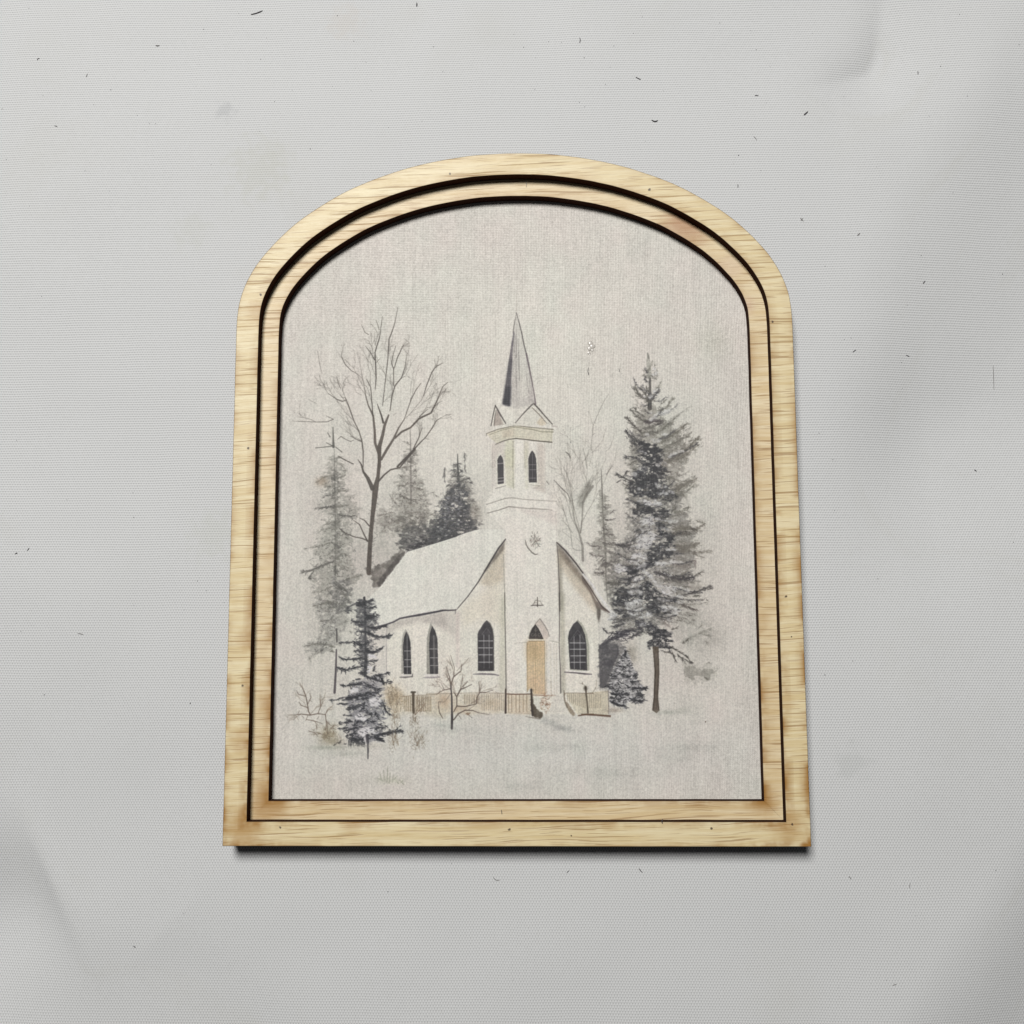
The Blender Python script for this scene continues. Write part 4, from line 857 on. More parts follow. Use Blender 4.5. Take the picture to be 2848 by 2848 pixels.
# nave windows, front
def lancet(tile, frame, glass, hl, vl, gcol=(66, 63, 70), fcol=None, bar=(196, 195, 199)):
    if fcol: poly(tile, frame, fcol, .85, 3)
    poly(tile, glass, gcol, .96, 1, 0, .2)
    for y, xa, xb in hl: line(tile, [(xa, y), (xb, y)], [9, 9], bar, .95)
    for x, ya, yb in vl: line(tile, [(x, ya), (x + 3, yb)], [8, 8], bar, .75)
lancet('F', [(640, 930), (700, 380), (655, 322), (700, 355), (735, 430), (746, 520), (748, 930)], [(553, 930), (547, 500), (560, 455), (585, 420), (615, 368), (655, 325), (700, 372), (726, 440), (738, 520), (740, 932)],
       [(572, 560, 728), (655, 558, 728), (738, 560, 722), (826, 560, 722)], [(622, 500, 900), (685, 500, 900)], (70, 66, 73), (140, 138, 132))
line('F', [(600, 500), (625, 460), (655, 420)], 5, (150, 146, 150), .7); line('F', [(700, 480), (670, 430)], 5, (150, 146, 150), .6); line('F', [(560, 470), (600, 410), (655, 330)], 6, (110, 104, 106), .6)
poly('F', [(560, 840), (735, 840), (738, 930), (555, 930)], (58, 55, 60), .5, 8)
line('F', [(545, 944), (740, 938)], [16, 16], (226, 225, 219), .95); line('F', [(495, 970), (600, 966), (740, 972), (802, 984)], [9, 20, 18, 10], (118, 112, 120), .92)
lancet('F', [(1660, 430), (1740, 312), (1800, 370), (1850, 470), (1880, 620), (1885, 930), (1640, 930)], [(1652, 908), (1628, 540), (1640, 460), (1690, 370), (1738, 335), (1790, 400), (1830, 500), (1848, 620), (1856, 924)],
       [(596, 1650, 1832), (672, 1650, 1832), (750, 1660, 1836), (827, 1660, 1836)], [(1700, 520, 905), (1770, 500, 910)], (66, 63, 71), (172, 172, 160))
line('F', [(1660, 560), (1700, 500), (1745, 440), (1790, 500), (1820, 560)], 5, (160, 158, 160), .6); line('F', [(1690, 540), (1740, 480), (1780, 540)], 5, (150, 148, 150), .5)
poly('F', [(1700, 380), (1745, 330), (1780, 400), (1740, 450)], (96, 92, 96), .5, 8)
line('F', [(1612, 520), (1626, 700), (1640, 905)], [20, 22, 22], (222, 221, 212), .85)
line('F', [(1600, 918), (1640, 928), (1770, 940), (1900, 934)], [12, 22, 22, 14], (226, 225, 221), .95); line('F', [(1585, 945), (1700, 952), (1830, 966), (1910, 970)], [10, 15, 20, 10], (96, 88, 96), .92)
lancet('C', [(1398, 880), (1402, 470), (1420, 400), (1445, 338), (1475, 380), (1500, 460), (1420, 880)], [(1427, 884), (1416, 560), (1430, 440), (1455, 372), (1486, 430), (1508, 510), (1517, 884)],
       [(606, 1435, 1512), (710, 1440, 1515), (795, 1430, 1515)], [(1466, 420, 880)], (62, 60, 66), (166, 164, 158), (186, 186, 188))
line('C', [(1400, 890), (1530, 890)], [12, 12], (218, 214, 212), .9); line('C', [(1380, 920), (1440, 922), (1530, 912), (1532, 880)], [10, 16, 14, 7], (100, 94, 96), .85); line('C', [(1395, 910), (1520, 905)], [8, 8], (190, 186, 186), .9)
lancet('C', [(1698, 882), (1700, 460), (1722, 370), (1748, 272), (1790, 350), (1760, 880)], [(1740, 882), (1730, 540), (1738, 400), (1766, 305), (1804, 370), (1830, 470), (1838, 882)],
       [(582, 1735, 1832), (687, 1740, 1835), (780, 1745, 1835)], [(1786, 420, 880)], (66, 64, 70), (150, 149, 142), (180, 180, 180))
poly('C', [(1770, 420), (1800, 420), (1815, 880), (1790, 880)], (130, 126, 126), .45, 8)
line('C', [(1680, 892), (1850, 892)], [14, 14], (216, 212, 212), .95); line('C', [(1660, 925), (1760, 925), (1858, 918)], [9, 17, 12], (140, 132, 140), .8); line('C', [(1690, 910), (1840, 908)], [9, 9], (192, 186, 192), .9)
# portal
poly('F', [(1230, 372), (1292, 308), (1345, 380), (1385, 450), (1405, 520), (1360, 560), (1330, 540), (1290, 430)], (194, 182, 174), .8, 4)
line('F', [(1235, 370), (1292, 306), (1340, 375), (1385, 450), (1406, 520)], [6, 10, 11, 9, 5], (136, 128, 122), .85)
line('F', [(1155, 540), (1180, 450), (1238, 372)], [7, 7, 7], (150, 140, 128), .8)
poly('F', [(1160, 548), (1170, 490), (1200, 420), (1238, 373), (1280, 430), (1315, 500), (1336, 552)], (62, 56, 56), .95, 1)
for c_, r_ in (((1205, 500), 16), ((1245, 440), 14), ((1285, 500), 16), ((1240, 500), 13)):
    line('F', [(c_[0] + r_ * math.cos(k), c_[1] + r_ * math.sin(k)) for k in np.linspace(0, 5.2, 8)], 5, (166, 158, 150), .75)
line('F', [(1240, 400), (1242, 540)], 4, (150, 140, 134), .6)
poly('F', [(1136, 1190), (1134, 590), (1160, 570), (1345, 570), (1356, 1212), (1212, 1206), (1200, 1150), (1170, 1140)], (215, 190, 154), .95, 2, 0, .15)
poly('F', [(1136, 800), (1134, 590), (1160, 570), (1345, 570), (1350, 800)], (203, 176, 135), .75, 40)
poly('F', [(1150, 1000), (1355, 1000), (1356, 1212), (1212, 1206)], (212, 183, 154), .6, 30)
for x in (1180, 1210, 1236, 1262, 1292, 1320): line('F', [(x, 590), (x + 3, 1190)], 6 if x == 1236 else 4, (166, 136, 98), .55 if x == 1236 else .35)
line('F', [(1140, 600), (1138, 700), (1142, 1180)], [10, 8, 5], (136, 108, 74), .7); line('F', [(1348, 575), (1356, 1210)], [8, 7], (140, 114, 84), .6)
line('F', [(1150, 560), (1345, 558)], [12, 12], (222, 214, 194), .9); line('F', [(1158, 578), (1345, 574)], [8, 8], (136, 112, 80), .7)
line('F', [(985, 600), (1080, 594), (1140, 592)], [4, 6, 5], (158, 152, 140), .7); line('F', [(1420, 572), (1520, 592)], [7, 6], (140, 134, 122), .75)
for x in (1368, 1420, 1460, 1490): line('F', [(x, 600), (x + 4, 1200)], 6, (188, 176, 158), .55)
line('F', [(1425, 1050), (1428, 1210)], 6, (150, 130, 112), .6)
# footings, fence and rails
poly('C', [(1225, 1000), (1400, 1120), (1560, 1135), (1930, 1120), (1930, 1420), (1560, 1350), (1260, 1370), (1180, 1150)], (206, 196, 178), .6, 24, 0, .4)
poly('F', [(-60, 1215), (870, 1200), (880, 1430), (600, 1450), (-60, 1440)], (207, 197, 180), .6, 14, 0, .4)
poly('F', [(890, 1205), (1180, 1205), (1200, 1450), (900, 1440)], (208, 192, 170), .75, 10, 0, .3)
wash('C', (1310, 1160), 110, 130, (176, 148, 108), .55, .6); wash('F', (150, 1290), 90, 110, (190, 158, 128), .5, .6); wash('F', (700, 1330), 120, 70, (188, 166, 138), .4, .6); wash('F', (340, 1390), 140, 50, (186, 156, 130), .4, .6)
line('C', [(1390, 1150), (1560, 1138), (1830, 1128)], [6, 7, 6], (138, 116, 92), .8); line('F', [(-60, 1205), (200, 1200), (560, 1192), (880, 1198)], [6, 6, 7, 7], (146, 126, 102), .75)
for x in range(1440, 1760, 22): line('C', [(x, 1150), (x + 2, 1325)], 9, (146, 122, 90), .8)
for x in range(390, 560, 20): line('F', [(x, 1212), (x + 2, 1320)], 8, (140, 118, 92), .8)
for x in range(600, 870, 26): line('F', [(x, 1212), (x, 1400)], 8, (160, 138, 110), .55)
line('C', [(1540, 1110), (1543, 1345)], [34, 28], (98, 84, 66), .95); line('C', [(1518, 1098), (1562, 1098)], [22, 22], (88, 78, 64), .95)
speck('C', [(1180, 1000), (1440, 1020), (1480, 1340), (1250, 1340)], 70, (150, 124, 92), .5, 40, 7, 1.4)
line('F', [(884, 1150), (882, 1430)], [20, 26], (80, 60, 54), .95)
line('F', [(890, 1204), (1000, 1210), (1180, 1206)], [12, 13, 12], (112, 78, 62), .92)
for x in (915, 955, 1005, 1048, 1092, 1135): line('F', [(x, 1216), (x + 2, 1420)], 9, (150, 122, 96), .7)
line('F', [(900, 1430), (1180, 1440)], 6, (170, 152, 128), .6)
poly('F', [(1205, 1236), (1300, 1242), (1335, 1330), (1325, 1410), (1265, 1390), (1222, 1320)], (219, 217, 208), .95, 2)
poly('F', [(1178, 1160), (1200, 1160), (1212, 1290), (1240, 1370), (1290, 1420), (1340, 1430), (1312, 1500), (1210, 1480), (1185, 1400)], (98, 86, 70), .92, 3, .35, .3)
line('F', [(1188, 1150), (1192, 1290), (1205, 1460)], [20, 20, 26], (74, 62, 54), .95); wash('F', (1190, 1160), 16, 16, (66, 56, 50), .9, 0)
line('F', [(1120, 1475), (1210, 1490), (1300, 1505)], [6, 12, 10], (120, 108, 96), .7)
line('F', [(1200, 1218), (1330, 1224), (1480, 1220)], [10, 12, 5], (150, 110, 84), .75)
for _ in range(60):
    c_ = np.array([1365 + rng.normal(0, 34), 1310 + rng.normal(0, 62)]); line('F', [c_, c_ + rng.normal(0, 22, 2)], [7, 4], (158 + rng.normal(0, 14), 112, 84), .6)
for p in ([(1450, 1278), (1560, 1282)], [(1340, 1410), (1560, 1412)], [(1380, 1240), (1540, 1232)]): line('F', p, 6, (170, 158, 146), .6)
poly('F', [(1480, 1222), (1575, 1215), (1590, 1300), (1640, 1430), (1400, 1440), (1420, 1300)], (214, 211, 205), .6, 8)
poly('I', [(-20, 1205), (60, 1190), (300, 1165), (308, 1450), (40, 1460), (-20, 1450)], (204, 196, 176), .9, 3)
poly('F', [(1600, 1200), (1860, 1198), (1870, 1440), (1740, 1455), (1660, 1330)], (204, 197, 178), .85, 5)
for x in range(1622, 1830, 23): line('F', [(x, 1205), (x + 2, 1292 + (x - 1622) * .4)], 8, (150, 134, 112), .7)
for x in range(82, 215, 22): line('I', [(x, 1210), (x + 1, 1370)], 7, (156, 140, 116), .7)
line('F', [(1592, 1196), (1720, 1194), (1932, 1200)], [8, 8, 8], (128, 112, 94), .85)
line('I', [(100, 1196), (220, 1192), (300, 1170)], [6, 5, 4], (170, 156, 134), .6)
poly('F', [(1574, 1165), (1590, 1168), (1600, 1280), (1650, 1350), (1700, 1420), (1722, 1445), (1690, 1475), (1650, 1440), (1600, 1350), (1580, 1280)], (158, 144, 126), .92, 3, .3, .2)
line('F', [(1580, 1165), (1584, 1280), (1620, 1370)], [10, 11, 9], (116, 102, 88), .8)
line('F', [(1836, 1120), (1850, 1250), (1866, 1430)], [24, 20, 20], (104, 92, 76), .92); wash('F', (1838, 1140), 24, 26, (70, 60, 50), .9, 0)
bough('F', [(1836, 1120), (1800, 1080)], 14, (120, 110, 96), .6); line('I', [(60, 1195), (120, 1190), (160, 1120), (165, 1040)], [6, 7, 5, 3], (132, 118, 98), .75); line('I', [(140, 1150), (200, 1130)], [4, 3], (140, 128, 110), .5)
line('F', [(1750, 1466), (1840, 1450), (1932, 1450)], [12, 20, 22], (112, 82, 64), .92); line('I', [(-10, 1450), (150, 1456), (325, 1470)], [20, 22, 26], (116, 88, 70), .92)
line('I', [(304, 1168), (312, 1440)], [8, 9], (110, 98, 92), .85)

# ---- dark gap and little spruce at the right corner
tuft('I', [(200, 600), (330, 560), (500, 590), (560, 690), (480, 830), (390, 980), (330, 1130), (205, 1142)], (104, 103, 106), .7, 30, 1.3, .5)
poly('I', [(190, 612), (300, 590), (420, 620), (440, 690), (390, 830), (320, 980), (280, 1130), (205, 1142)], (84, 83, 90), .75, 14, .4, .5)
poly('I', [(200, 900), (340, 900), (290, 1130), (205, 1142)], (110, 108, 112), .6, 26, 0, .3)
wash('I', (590, 720), 70, 110, (140, 134, 122), .7, .6)
TRI = [(505, 660), (560, 780), (600, 900), (650, 960), (640, 1060), (740, 1130), (700, 1200), (730, 1290), (690, 1320), (540, 1300), (520, 1395), (440, 1350), (320, 1310), (340, 1180), (270, 1110), (340, 1040), (330, 970), (400, 860), (470, 740)]
poly('I', TRI, (208, 208, 209), .9, 4, .7)
tuft('I', TRI, (110, 110, 116), .55, 14, 1.3, .5); speck('I', TRI, 300, (54, 55, 60), .9, 34, 13, .5); speck('I', TRI, 150, (214, 213, 219), .85, 26, 12, .5)
for p in ([(540, 1130), (640, 1140), (765, 1135)], [(600, 1000), (650, 955)], [(330, 990), (400, 1000)], [(270, 1115), (360, 1120)], [(560, 1260), (700, 1300), (740, 1270)], [(330, 1290), (420, 1330), (520, 1360)], [(340, 1200), (460, 1220), (560, 1190)], [(570, 1060), (660, 1050)], [(480, 1000), (540, 1000)], [(505, 680), (512, 740)], [(660, 1220), (740, 1215)]):
    bough('I', p, 34, NAVY, .88, 1.1, 34, .9, 10)
wash('I', (370, 1400), 110, 30, (170, 158, 146), .7, .5)

# ---- snowy spruce at the left front
line('C', [(955, -30), (965, 200), (968, 500), (975, 700), (965, 900)], [30, 26, 22, 40, 40], NAVY, .92)
tuft('C', [(840, 1000), (960, 1000), (1120, 1080), (1160, 1240), (1230, 1360), (1150, 1420), (1090, 1560), (1200, 1600), (1060, 1680), (820, 1720), (790, 1640), (860, 1500), (800, 1300), (760, 1170)], (88, 89, 96), .6, 30, 1.3, .4)
tuft('C', [(850, 960), (1000, 900), (1150, 900), (1200, 1000), (1130, 1120), (1230, 1300), (1200, 1420), (1120, 1500), (1230, 1600), (1100, 1690), (900, 1740), (780, 1640), (800, 1520), (700, 1480), (850, 1380), (720, 1260), (760, 1160), (820, 1060)], (150, 150, 158), .75, 30, 1.2, .4)
tuft('C', [(880, 0), (1040, 0), (1080, 180), (1100, 330), (1000, 460), (1080, 600), (1000, 740), (1000, 900), (930, 900), (930, 740), (860, 560), (900, 400), (850, 250)], (96, 97, 103), .85, 30, 1.35, .4)
speck('C', [(900, 0), (1030, 0), (1120, 330), (1120, 640), (1060, 900), (900, 900), (820, 560), (850, 250)], 150, (62, 63, 71), .75, 30, 11, .4)
BL = (58, 60, 68)
for p, wd, a in (([(860, 30), (960, 30), (1050, 5)], 40, .9), ([(860, 60), (930, 50), (970, 60)], 36, .85), ([(960, 95), (1010, 98), (1085, 75)], 20, .9), ([(850, 40), (760, 100)], 40, .4), ([(730, 130), (800, 125)], 50, .6), ([(950, 150), (1000, 195), (1145, 180)], 28, .95), ([(800, 245), (880, 262), (960, 270)], 34, .95),
                 ([(970, 230), (1030, 215), (1070, 190)], 30, .9), ([(1000, 320), (1100, 340), (1220, 300)], 34, .9), ([(905, 375), (990, 385), (1060, 420), (1130, 440), (1220, 430), (1290, 415)], 34, .95), ([(650, 505), (720, 500), (810, 510)], 18, .6), ([(820, 490), (900, 540), (980, 520), (1020, 490)], 34, .9), ([(860, 300), (950, 290)], 20, .6),
                 ([(975, 600), (1050, 630), (1120, 600), (1175, 570)], 40, .95), ([(830, 610), (950, 605)], 12, .6), ([(650, 672), (740, 712), (830, 700)], 24, .8), ([(830, 712), (900, 690), (970, 700)], 28, .92), ([(970, 735), (1040, 725), (1110, 720)], 18, .9), ([(630, 800), (740, 835), (860, 800), (960, 790)], 34, .95), ([(1060, 850), (1075, 800)], 22, .9),
                 ([(890, 870), (970, 860)], 40, .9), ([(1080, 900), (1160, 890), (1240, 870)], 28, .95), ([(980, 905), (1080, 945), (1200, 985), (1275, 968)], 40, .95), ([(670, 1010), (760, 1022)], 18, .9), ([(770, 1015), (850, 1005), (920, 1000)], 56, .95), ([(950, 980), (1020, 1030), (1150, 1070)], 40, .9), ([(850, 945), (900, 945)], 14, .9),
                 ([(1130, 880), (1180, 960)], 34, .85), ([(740, 1170), (880, 1150), (1000, 1120), (1130, 1100)], 64, .95), ([(530, 1195), (620, 1190), (700, 1165)], 9, .8), ([(690, 1195), (820, 1165)], 26, .9), ([(625, 1240), (740, 1240)], 16, .9), ([(740, 1300), (880, 1270), (950, 1250)], 40, .92), ([(890, 1335), (950, 1285), (960, 1240)], 14, .95), ([(930, 1180), (1000, 1170)], 44, .9),
                 ([(1150, 1220), (1190, 1260), (1220, 1330)], 60, .92), ([(980, 1310), (1000, 1350), (1040, 1370)], 34, .9), ([(1090, 1340), (1130, 1420)], 40, .85), ([(1210, 1320), (1265, 1372)], 16, .9), ([(700, 1375), (820, 1375)], 9, .75), ([(655, 1472), (720, 1465), (800, 1440)], 24, .95), ([(830, 1500), (870, 1450), (930, 1460)], 40, .9), ([(950, 1470), (980, 1430), (1070, 1450)], 30, .85),
                 ([(635, 1532), (730, 1528)], 12, .95), ([(710, 1565), (830, 1535), (890, 1495)], 34, .95), ([(1070, 1545), (1130, 1520), (1210, 1515)], 36, .92), ([(1080, 1620), (1200, 1590), (1320, 1570), (1415, 1558)], 54, .97), ([(1320, 1560), (1390, 1500)], 9, .8), ([(790, 1650), (870, 1670), (960, 1660)], 84, .97), ([(980, 1600), (1060, 1640), (1180, 1650)], 54, .97),
                 ([(1100, 1660), (1170, 1670)], 30, .9), ([(860, 1710), (930, 1720)], 44, .95), ([(585, 1735), (630, 1705), (670, 1690)], 18, .95), ([(735, 1625), (800, 1600), (860, 1580)], 30, .92), ([(710, 1720), (730, 1720)], 14, .8), ([(770, 1722), (800, 1725)], 14, .8), ([(780, 1100), (800, 1060)], 12, .7), ([(1120, 1480), (1180, 1500)], 40, .5)):
    bough('C', p, wd, BL, a, 1.15, 36, .9, 10)
for P_ in ([(880, 1560), (920, 1520), (1000, 1510), (1070, 1530), (1090, 1590), (1030, 1600), (960, 1610), (900, 1620)], [(1010, 1180), (1100, 1160), (1160, 1180), (1140, 1270), (1040, 1270)], [(830, 1410), (930, 1340), (1000, 1400), (1040, 1420), (930, 1440)], [(770, 1060), (880, 1050), (900, 1090), (790, 1120)], [(1000, 650), (1080, 660), (1120, 700), (1000, 710)], [(1000, 780), (1050, 800), (1020, 880), (995, 860)]):
    tuft('C', P_, (213, 212, 217), 1.0, 14, .9, .3)
speck('C', [(850, 1000), (1200, 1050), (1250, 1350), (1100, 1650), (800, 1650)], 120, (208, 207, 213), .75, 24, 10)
speck('C', [(860, 1000), (1180, 1020), (1230, 1350), (1100, 1680), (800, 1680), (720, 1500)], 150, (60, 61, 72), .8, 30, 12)
line('C', [(990, 1630), (996, 1700), (1000, 1790), (998, 1895)], [40, 30, 22, 8], (74, 72, 82), .85); line('C', [(960, 1650), (975, 1720)], [30, 10], (206, 204, 208), .9); line('C', [(1002, 1690), (1000, 1890)], [14, 8], (56, 54, 64), .95)
for _ in range(26):
    x_ = rng.uniform(760, 960); line('C', [(x_, 1690 + rng.uniform(-20, 20)), (x_ + rng.normal(0, 8), 1740 + rng.uniform(-10, 10))], [9, 4], BL, .75)

# ---- shrubs
SH = (112, 96, 84)
for p, ws in (([(210, 1030), (255, 1140), (275, 1230), (290, 1330), (310, 1368)], [6, 14, 14, 13, 12]), ([(145, 1080), (170, 1125), (250, 1145)], [5, 10, 9]), ([(305, 1115), (320, 1160), (280, 1240)], [5, 10, 8]), ([(175, 1215), (200, 1255), (285, 1285)], [6, 11, 8]), ([(110, 1372), (200, 1360), (310, 1372), (400, 1355), (490, 1366)], [7, 11, 14, 11, 9]),
              ([(400, 1355), (435, 1270), (425, 1130)], [6, 8, 4]), ([(490, 1365), (498, 1430), (510, 1500), (520, 1600)], [10, 10, 12, 14]), ([(500, 1440), (560, 1500)], [6, 5]), ([(285, 1370), (255, 1440)], [8, 4]), ([(265, 1425), (350, 1440), (450, 1472)], [8, 10, 5]), ([(490, 1365), (515, 1300)], [6, 3]), ([(290, 1560), (360, 1582), (405, 1630)], [6, 10, 5]), ([(330, 1210), (300, 1190)], [4, 4]), ([(160, 1360), (180, 1320)], [6, 4]), ([(230, 1400), (210, 1380)], [5, 4]), ([(390, 1420), (415, 1385)], [5, 4]), ([(150, 1400), (170, 1430)], [5, 3])):
    line('C', p, ws, SH, .82)
wash('C', (520, 1600), 110, 100, (172, 158, 130), .75, .6); wash('C', (590, 1690), 130, 50, (160, 150, 128), .6, .6)
for _ in range(60):
    c_ = np.array([520 + rng.normal(0, 60), 1590 + rng.normal(0, 60)]); line('C', [c_, c_ + rng.normal(0, 30, 2)], [6, 3], (120, 104, 82), .5)
wash('C', (520, 1760), 230, 26, (164, 168, 156), .75, .5); wash('C', (740, 1830), 260, 40, (180, 182, 174), .6, .5); wash('C', (1000, 1740), 260, 40, (186, 184, 174), .55, .5)
for (cx_, cy_, s_, n_) in ((1310, 1690, 70, 50), (1590, 1700, 90, 60), (1330, 1420, 60, 50), (1560, 1430, 60, 40), (1300, 1150, 100, 70), (1640, 1270, 60, 40)):
    for _ in range(n_):
        c_ = np.array([cx_ + rng.normal(0, s_ * .5), cy_ + rng.normal(0, s_ * .8)]); line('C', [c_, c_ + np.array([rng.normal(0, 16), -abs(rng.normal(0, 30))])], [7, 4], (142, 126, 106), .6)
line('C', [(1315, 1760), (1300, 1660), (1290, 1600)], [8, 6, 3], (138, 124, 106), .75); line('C', [(1310, 1700), (1370, 1640)], [5, 3], (150, 134, 114), .6); line('C', [(1525, 1740), (1560, 1725), (1610, 1750), (1620, 1790)], [5, 6, 6, 4], (138, 128, 118), .7)
line('C', [(1840, 1270), (1855, 1350), (1890, 1410)], [5, 8, 5], (112, 100, 86), .8); line('C', [(1560, 1370), (1620, 1310), (1690, 1230)], [7, 8, 4], (128, 100, 76), .7)
for (x_, y_, an_, L_) in ((290, 1330, -1.9, 120), (255, 1140, -1.9, 90), (310, 1365, -.9, 120), (400, 1355, -1.2, 130), (490, 1366, -.9, 90), (200, 1360, 2.7, 80), (350, 1440, .7, 80), (520, 1600, -2.1, 120), (520, 1600, -1.1, 110), (500, 1620, -2.7, 120), (1310, 1700, -1.9, 110), (1310, 1700, -1.2, 110), (1590, 1740, -1.8, 120), (1590, 1740, -1.2, 110), (1300, 1330, -1.9, 150), (1320, 1330, -1.3, 160), (1560, 1370, -.9, 150), (1560, 1370, -1.7, 110)):
    twigs('C', (x_, y_), an_, L_, 6, (126, 108, 90), .65, 3)
for (x_, y_, an_, L_) in ((232, 1160, -2.5, 120), (228, 1090, -2.0, 140), (262, 1000, -1.6, 140), (300, 930, -.9, 110), (345, 1150, -1.0, 130), (300, 1240, -1.9, 110), (400, 1356, -.4, 130), (540, 1250, -1.2, 120), (575, 1190, -.7, 120), (430, 1402, -.5, 120), (140, 1160, -2.4, 90)):
    twigs('F', (x_, y_), an_, L_, 5.5, (118, 100, 88), .6, 3)
# little bare tree before the church
TR = (92, 76, 68)
line('F', [(240, 1618), (243, 1500), (242, 1420), (240, 1250), (232, 1160), (228, 1090)], [30, 30, 22, 18, 15, 13], (70, 62, 66), .95)
for p, ws in (([(228, 1100), (212, 1000), (170, 872)], [12, 10, 5]), ([(230, 1090), (262, 1000), (350, 930), (360, 845)], [12, 13, 10, 4]), ([(265, 990), (270, 890), (225, 740)], [9, 6, 3]), ([(230, 1142), (140, 1160), (60, 1205)], [11, 8, 4]), ([(150, 1155), (112, 1080)], [6, 3]), ([(298, 1240), (345, 1150), (400, 1130), (480, 1090)], [12, 18, 10, 5]), ([(345, 1150), (352, 1080), (370, 990)], [9, 7, 3]), ([(370, 1120), (430, 1060)], [7, 4]),
              ([(300, 1345), (300, 1240), (260, 1180)], [10, 12, 6]), ([(262, 1515), (320, 1440), (400, 1400), (490, 1402), (560, 1430), (690, 1452)], [14, 13, 12, 10, 7, 3]), ([(262, 1420), (300, 1350), (400, 1356), (530, 1325), (540, 1250), (575, 1190), (560, 1060)], [10, 13, 11, 9, 7, 10, 4]), ([(575, 1180), (598, 1085)], [7, 3]), ([(575, 1192), (650, 1185), (730, 1158)], [8, 7, 4]), ([(240, 1180), (160, 1300), (80, 1300), (90, 1420), (132, 1495)], [4, 2, 6, 8, 4]), ([(100, 1170), (80, 1200)], [5, 3]), ([(180, 1050), (215, 1010)], [5, 5]), ([(310, 1440), (350, 1500)], [5, 3]), ([(420, 1440), (480, 1490)], [6, 4])):
    line('F', p, ws, TR, .86)
for _ in range(70):
    c_ = np.array([rng.uniform(90, 520), rng.uniform(820, 1260)]); d_ = np.array([rng.normal(0, 18), -abs(rng.normal(0, 28))])
    if abs(c_[0] - 270) < 1.1 * (1330 - c_[1]): line('F', [c_, c_ + d_], [5, 2], (140, 120, 108), .5)
poly('F', [(360, 1440), (420, 1420), (490, 1440), (440, 1460)], (150, 122, 98), .7, 8, .4, .3)

# ---- snow ground
poly('F', [(1320, 1480), (1480, 1540), (1700, 1640), (1650, 1660), (1450, 1610), (1300, 1540)], (166, 168, 166), .55, 22, 0, .3)
wash('F', (120, 1580), 90, 30, (184, 187, 182), .5); wash('F', (1560, 1620), 130, 26, (172, 173, 172), .45)
wash('I', (1060, 1425), 220, 26, (170, 172, 164), .6); wash('I', (1190, 1390), 60, 30, (176, 176, 168), .5); line('I', [(1092, 1300), (1098, 1390)], [5, 4], (160, 154, 148), .5)
for (c_, rx_, ry_, a_) in (((1900, 2080), 60, 14, .4), ((1550, 2080), 120, 14, .25), ((1880, 2110), 50, 12, .35), ((1440, 2190), 60, 14, .3), ((1700, 2150), 160, 16, .25), ((1250, 2030), 120, 16, .25), ((1960, 2080), 40, 12, .3)):
    wash('S', c_, rx_, ry_, (176, 178, 173), a_, .4)
for k, (xa, ya, xb, yb) in enumerate(((1055, 2150, 1060, 2168), (1066, 2142, 1069, 2172), (1078, 2132, 1076, 2175), (1085, 2150, 1082, 2178), (1094, 2155, 1090, 2176), (1104, 2158, 1096, 2168), (1096, 2168, 1108, 2180), (1110, 2170, 1122, 2182), (1050, 2165, 1062, 2172), (1112, 2178, 1120, 2172))):
    line('S', [(xa, ya), (xb, yb)], [1.4 * 4.29 / 4.29, 3.2], (150, 154, 136), .75)
wash('S', (1085, 2172), 44, 10, (188, 190, 176), .6)

# ---- canvas: pigment sits unevenly on the weave, with thread glints painted in
cols = np.arange(CW)[None, :]; rows = np.arange(CH)[:, None]
streak = vnoise(2.2, 90, 21, 1) - 0.5
streak2 = vnoise(5, 220, 24, 1) - 0.5
cell = vnoise(1.8, 1.8, 22, 1) - 0.5
mott = vnoise(30, 40, 23, 3) - 0.5
IMG *= (1 + 0.045 * streak + 0.02 * streak2 + 0.16 * cell + 0.05 * mott)[..., None]
tint = (vnoise(45, 70, 25, 2) - 0.5)
IMG[..., 0] *= 1 + 0.022 * tint; IMG[..., 1] *= 1 - 0.009 * tint
spark = rng.random((CH, CW)) > 0.992
IMG[spark] = np.clip(IMG[spark] * 1.14, 0, 1)  # sparkle of the canvas threads, painted as scattered lighter pixels
base_tone = np.array([205, 200, 193], np.float32) / 255
lum_ = np.clip(IMG.mean(2, keepdims=True) / base_tone.mean(), 0.02, 1)
IMG = IMG * np.power(lum_, 0.25)
grey_ = IMG.mean(2, keepdims=True); IMG = grey_ + (IMG - grey_) * 0.86
IMG *= np.array([0.994, 0.983, 0.966], np.float32)
np.clip(IMG, 0.02, 0.98, out=IMG)

